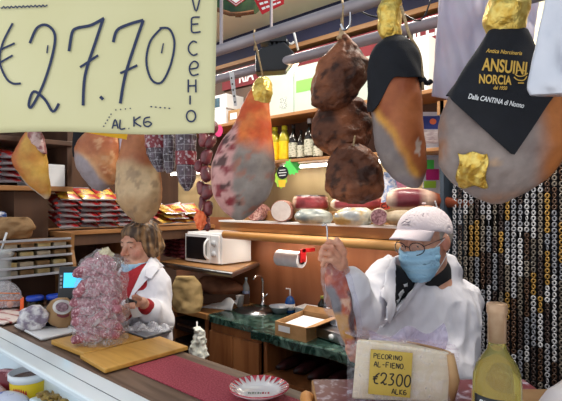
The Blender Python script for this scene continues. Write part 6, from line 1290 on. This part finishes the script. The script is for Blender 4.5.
carton(xat(336, Y0), xat(400, Y0), Y0, 2.66, z_, .26, 'pale carton behind the top speck piece'); carton(xat(402, Y0), xat(428, Y0), Y0, 2.62, z_, .30, 'pale carton behind the black cloth cover', M_white)
tb_ = mat('teal_dark_label', '#1c5870', '#10303c', (30, 30, 30), .5)
carton(xat(213, Y0), xat(221, Y0)+.05, Y0, 2.62, z_, .12, 'small white carton at the shelf\'s left end, below the blue-labelled one', M_white)
carton(xat(212, Y0), xat(223, Y0)+.04, Y0-.0, 2.62, z_+.121, .11, 'small white carton with dark blue label stacked at the shelf\'s left end', M_white, [(.15, .15, .55, .8, tb_, 'blue_label')])
carton(xat(228, Y0), xat(243, Y0), Y0, 2.58, z_, .095, 'low brown cardboard carton with white sticker, left of the gold foil tip', M_card, [(.15, .25, .6, .75, M_white, 'sticker')])
tag(B(mat('pink_tag', '#d83a78', rough=.5)).lathe([(0, 0), (.045, 0), (.045, .003), (0, .003)], 20).build('price_disc', loc=tuple(By(219, 131, 2.42)), rot=(PI/2, 0, 0)), 'pink round price disc hanging by the small white cartons', 'tag')
# red banner with white letters on the top of the back wall
x0, x1 = xat(222, 2.66), xat(450, 2.66); t = empty('red_banner', ((x0+x1)/2, 2.665, 2.62), 0, 'dark red banner with white letters along the top of the back wall', 'banner')
B(mat('dark_red_cloth', '#6e1822', '#84202c', (4, 4, 4), .7)).box(-(x1-x0)/2, -.004, 0, (x1-x0)/2, .004, .155).build('cloth', t); mb = B(M_white)
for txt, px in (('MI', 412), ('LI', 432), ('RIA', 246)):
    Vt, Ft = text2d(txt, .14, .004, .8); cx_ = xat(px, 2.66)-(x0+x1)/2; mb.add([(cx_+x, -.006, .075+y) for x, y in Vt], Ft)
mb.build('lettering', t)
# ================================================================== RED PACKETS ON THE SIDE SHELVES
M_pk = mat('red_foil_pack', '#b01c24', '#94888e', (16, 16, 16), .3, coat=.3, bump=.25, lo=.5, hi=.62); M_pk2 = mat('yellow_red_pack', '#a81e20', '#b88c34', (18, 18, 18), .35, coat=.2, lo=.52, hi=.6)
M_pl = mat('grey_white_pack_label', '#d43428', '#c4c4d4', (40, 40, 40), .35, lo=.54, hi=.6); M_seal = mat('silver_seal', '#a8a4ac', rough=.25, metal=.6)
def packet(m, label, grp, lm=None):
    t = empty('foil_packet', (0, 0, 0), 0, label, 'packet', grp)
    B(m).grid(lambda a, c: (-.10+.2*a, -.065+.13*c, .018+.016*(math.sin(a*PI)*math.sin(c*PI))**.5), 14, 10).grid(lambda a, c: (.10-.2*a, -.065+.13*c, .018-.016*(math.sin(a*PI)*math.sin(c*PI))**.5), 14, 10).build('pouch', t, smooth=True)
    B(M_seal).box(-.115, -.065, .0165, -.098, .065, .0195).build('seal', t); B(M_seal).box(.098, -.065, .0165, .115, .065, .0195).build('seal', t)
    B(lm or M_pl).grid(lambda a, c: (-.045+.09*a, -.035+.07*c, .0195+.016*(math.sin((.275+.45*a)*PI)*math.sin((.23+.54*c)*PI))**.5), 6, 6).ell((.06, -.05, .02), (.022, .018, .009), 8, 6).build('label', t, smooth=True); return t
p0 = packet(M_pk, 'red foil packet in the neat stacks on the left shelf', 'red packets stacked on the left shelf'); used_ = False
def put(src, first, loc, rot, label=None, grp=None):
    o = src if first else copy_tree(src); o.location = loc; o.rotation_euler = rot
    if label: o['label'] = label
    if grp: o['group'] = grp
    return o
z0 = 1.5005; first = True
for (y, n) in ((1.40, 5), (1.54, 5), (1.68, 5), (1.82, 4), (1.96, 4)):
    for k in range(n): put(p0, first, (-3.215+RS.uniform(-.012, .012), y+RS.uniform(-.008, .008), z0+.040+k*.036), (RS.uniform(-.08, .08), .36, RS.uniform(-.10, .10))); first = False
z1 = 1.7855
for k in range(5):
    for q in range(3): put(p0, False, (-3.21, .75+.15*q, z1+.035+k*.036), (RS.uniform(-.1, .1), .3, RS.uniform(-.08, .08)), 'red foil packet in the stacks on the upper left shelf', 'red packets on the upper left shelf')
p1 = packet(M_pk2, 'red and yellow packet lying in the loose heap right of the stacks', 'loose red and yellow packets', mat('yellow_pack_label', '#d8b040', '#403830', (60, 60, 60), .4, lo=.5, hi=.6)); first = True
for k in range(9): put(p1, first, (-3.22+RS.uniform(-.03, .03), 2.17+.13*(k % 3)+.02*RS.rand(), z0+.045+(k//3)*.037), (RS.uniform(-.2, .2), .35, RS.uniform(-.4, .4))); first = False
p2 = packet(M_pk2, 'yellow and red packet lying on top of the red stacks', 'yellow packets on top of the stacks', mat('gold_pack_label', '#d8b838', '#203868', (60, 60, 60), .4, lo=.5, hi=.6)); first = True
for k in range(5): put(p2, first, (-3.22, 1.42+.14*k, z0+.045+(5 if k < 3 else 4)*.0365), (0, .4, RS.uniform(-.2, .2))); first = False
w = By(60, 176, 1.25) if False else None
t = empty('white_carton', (-3.18, 1.27, 1.7855), 0, 'plain white carton at the end of the upper left shelf', 'box'); B(M_paperw).box(-.12, -.12, 0, .07, .10, .14).build('box_body', t, bevel=.003); B(M_white).box(.0695, -.12, .11, .0712, .10, .112).build('lid_seam', t)
t = empty('blue_packet', (-3.14, .98, 1.5005), 0, 'blue and white packet under the upper left shelf', 'packet'); B(mat('blue_pack', '#2a4a88', '#c8ccd8', (20, 20, 20), .35, lo=.5, hi=.58)).box(-.12, -.10, 0, .04, .05, .13).build('pouch', t, bevel=.02)
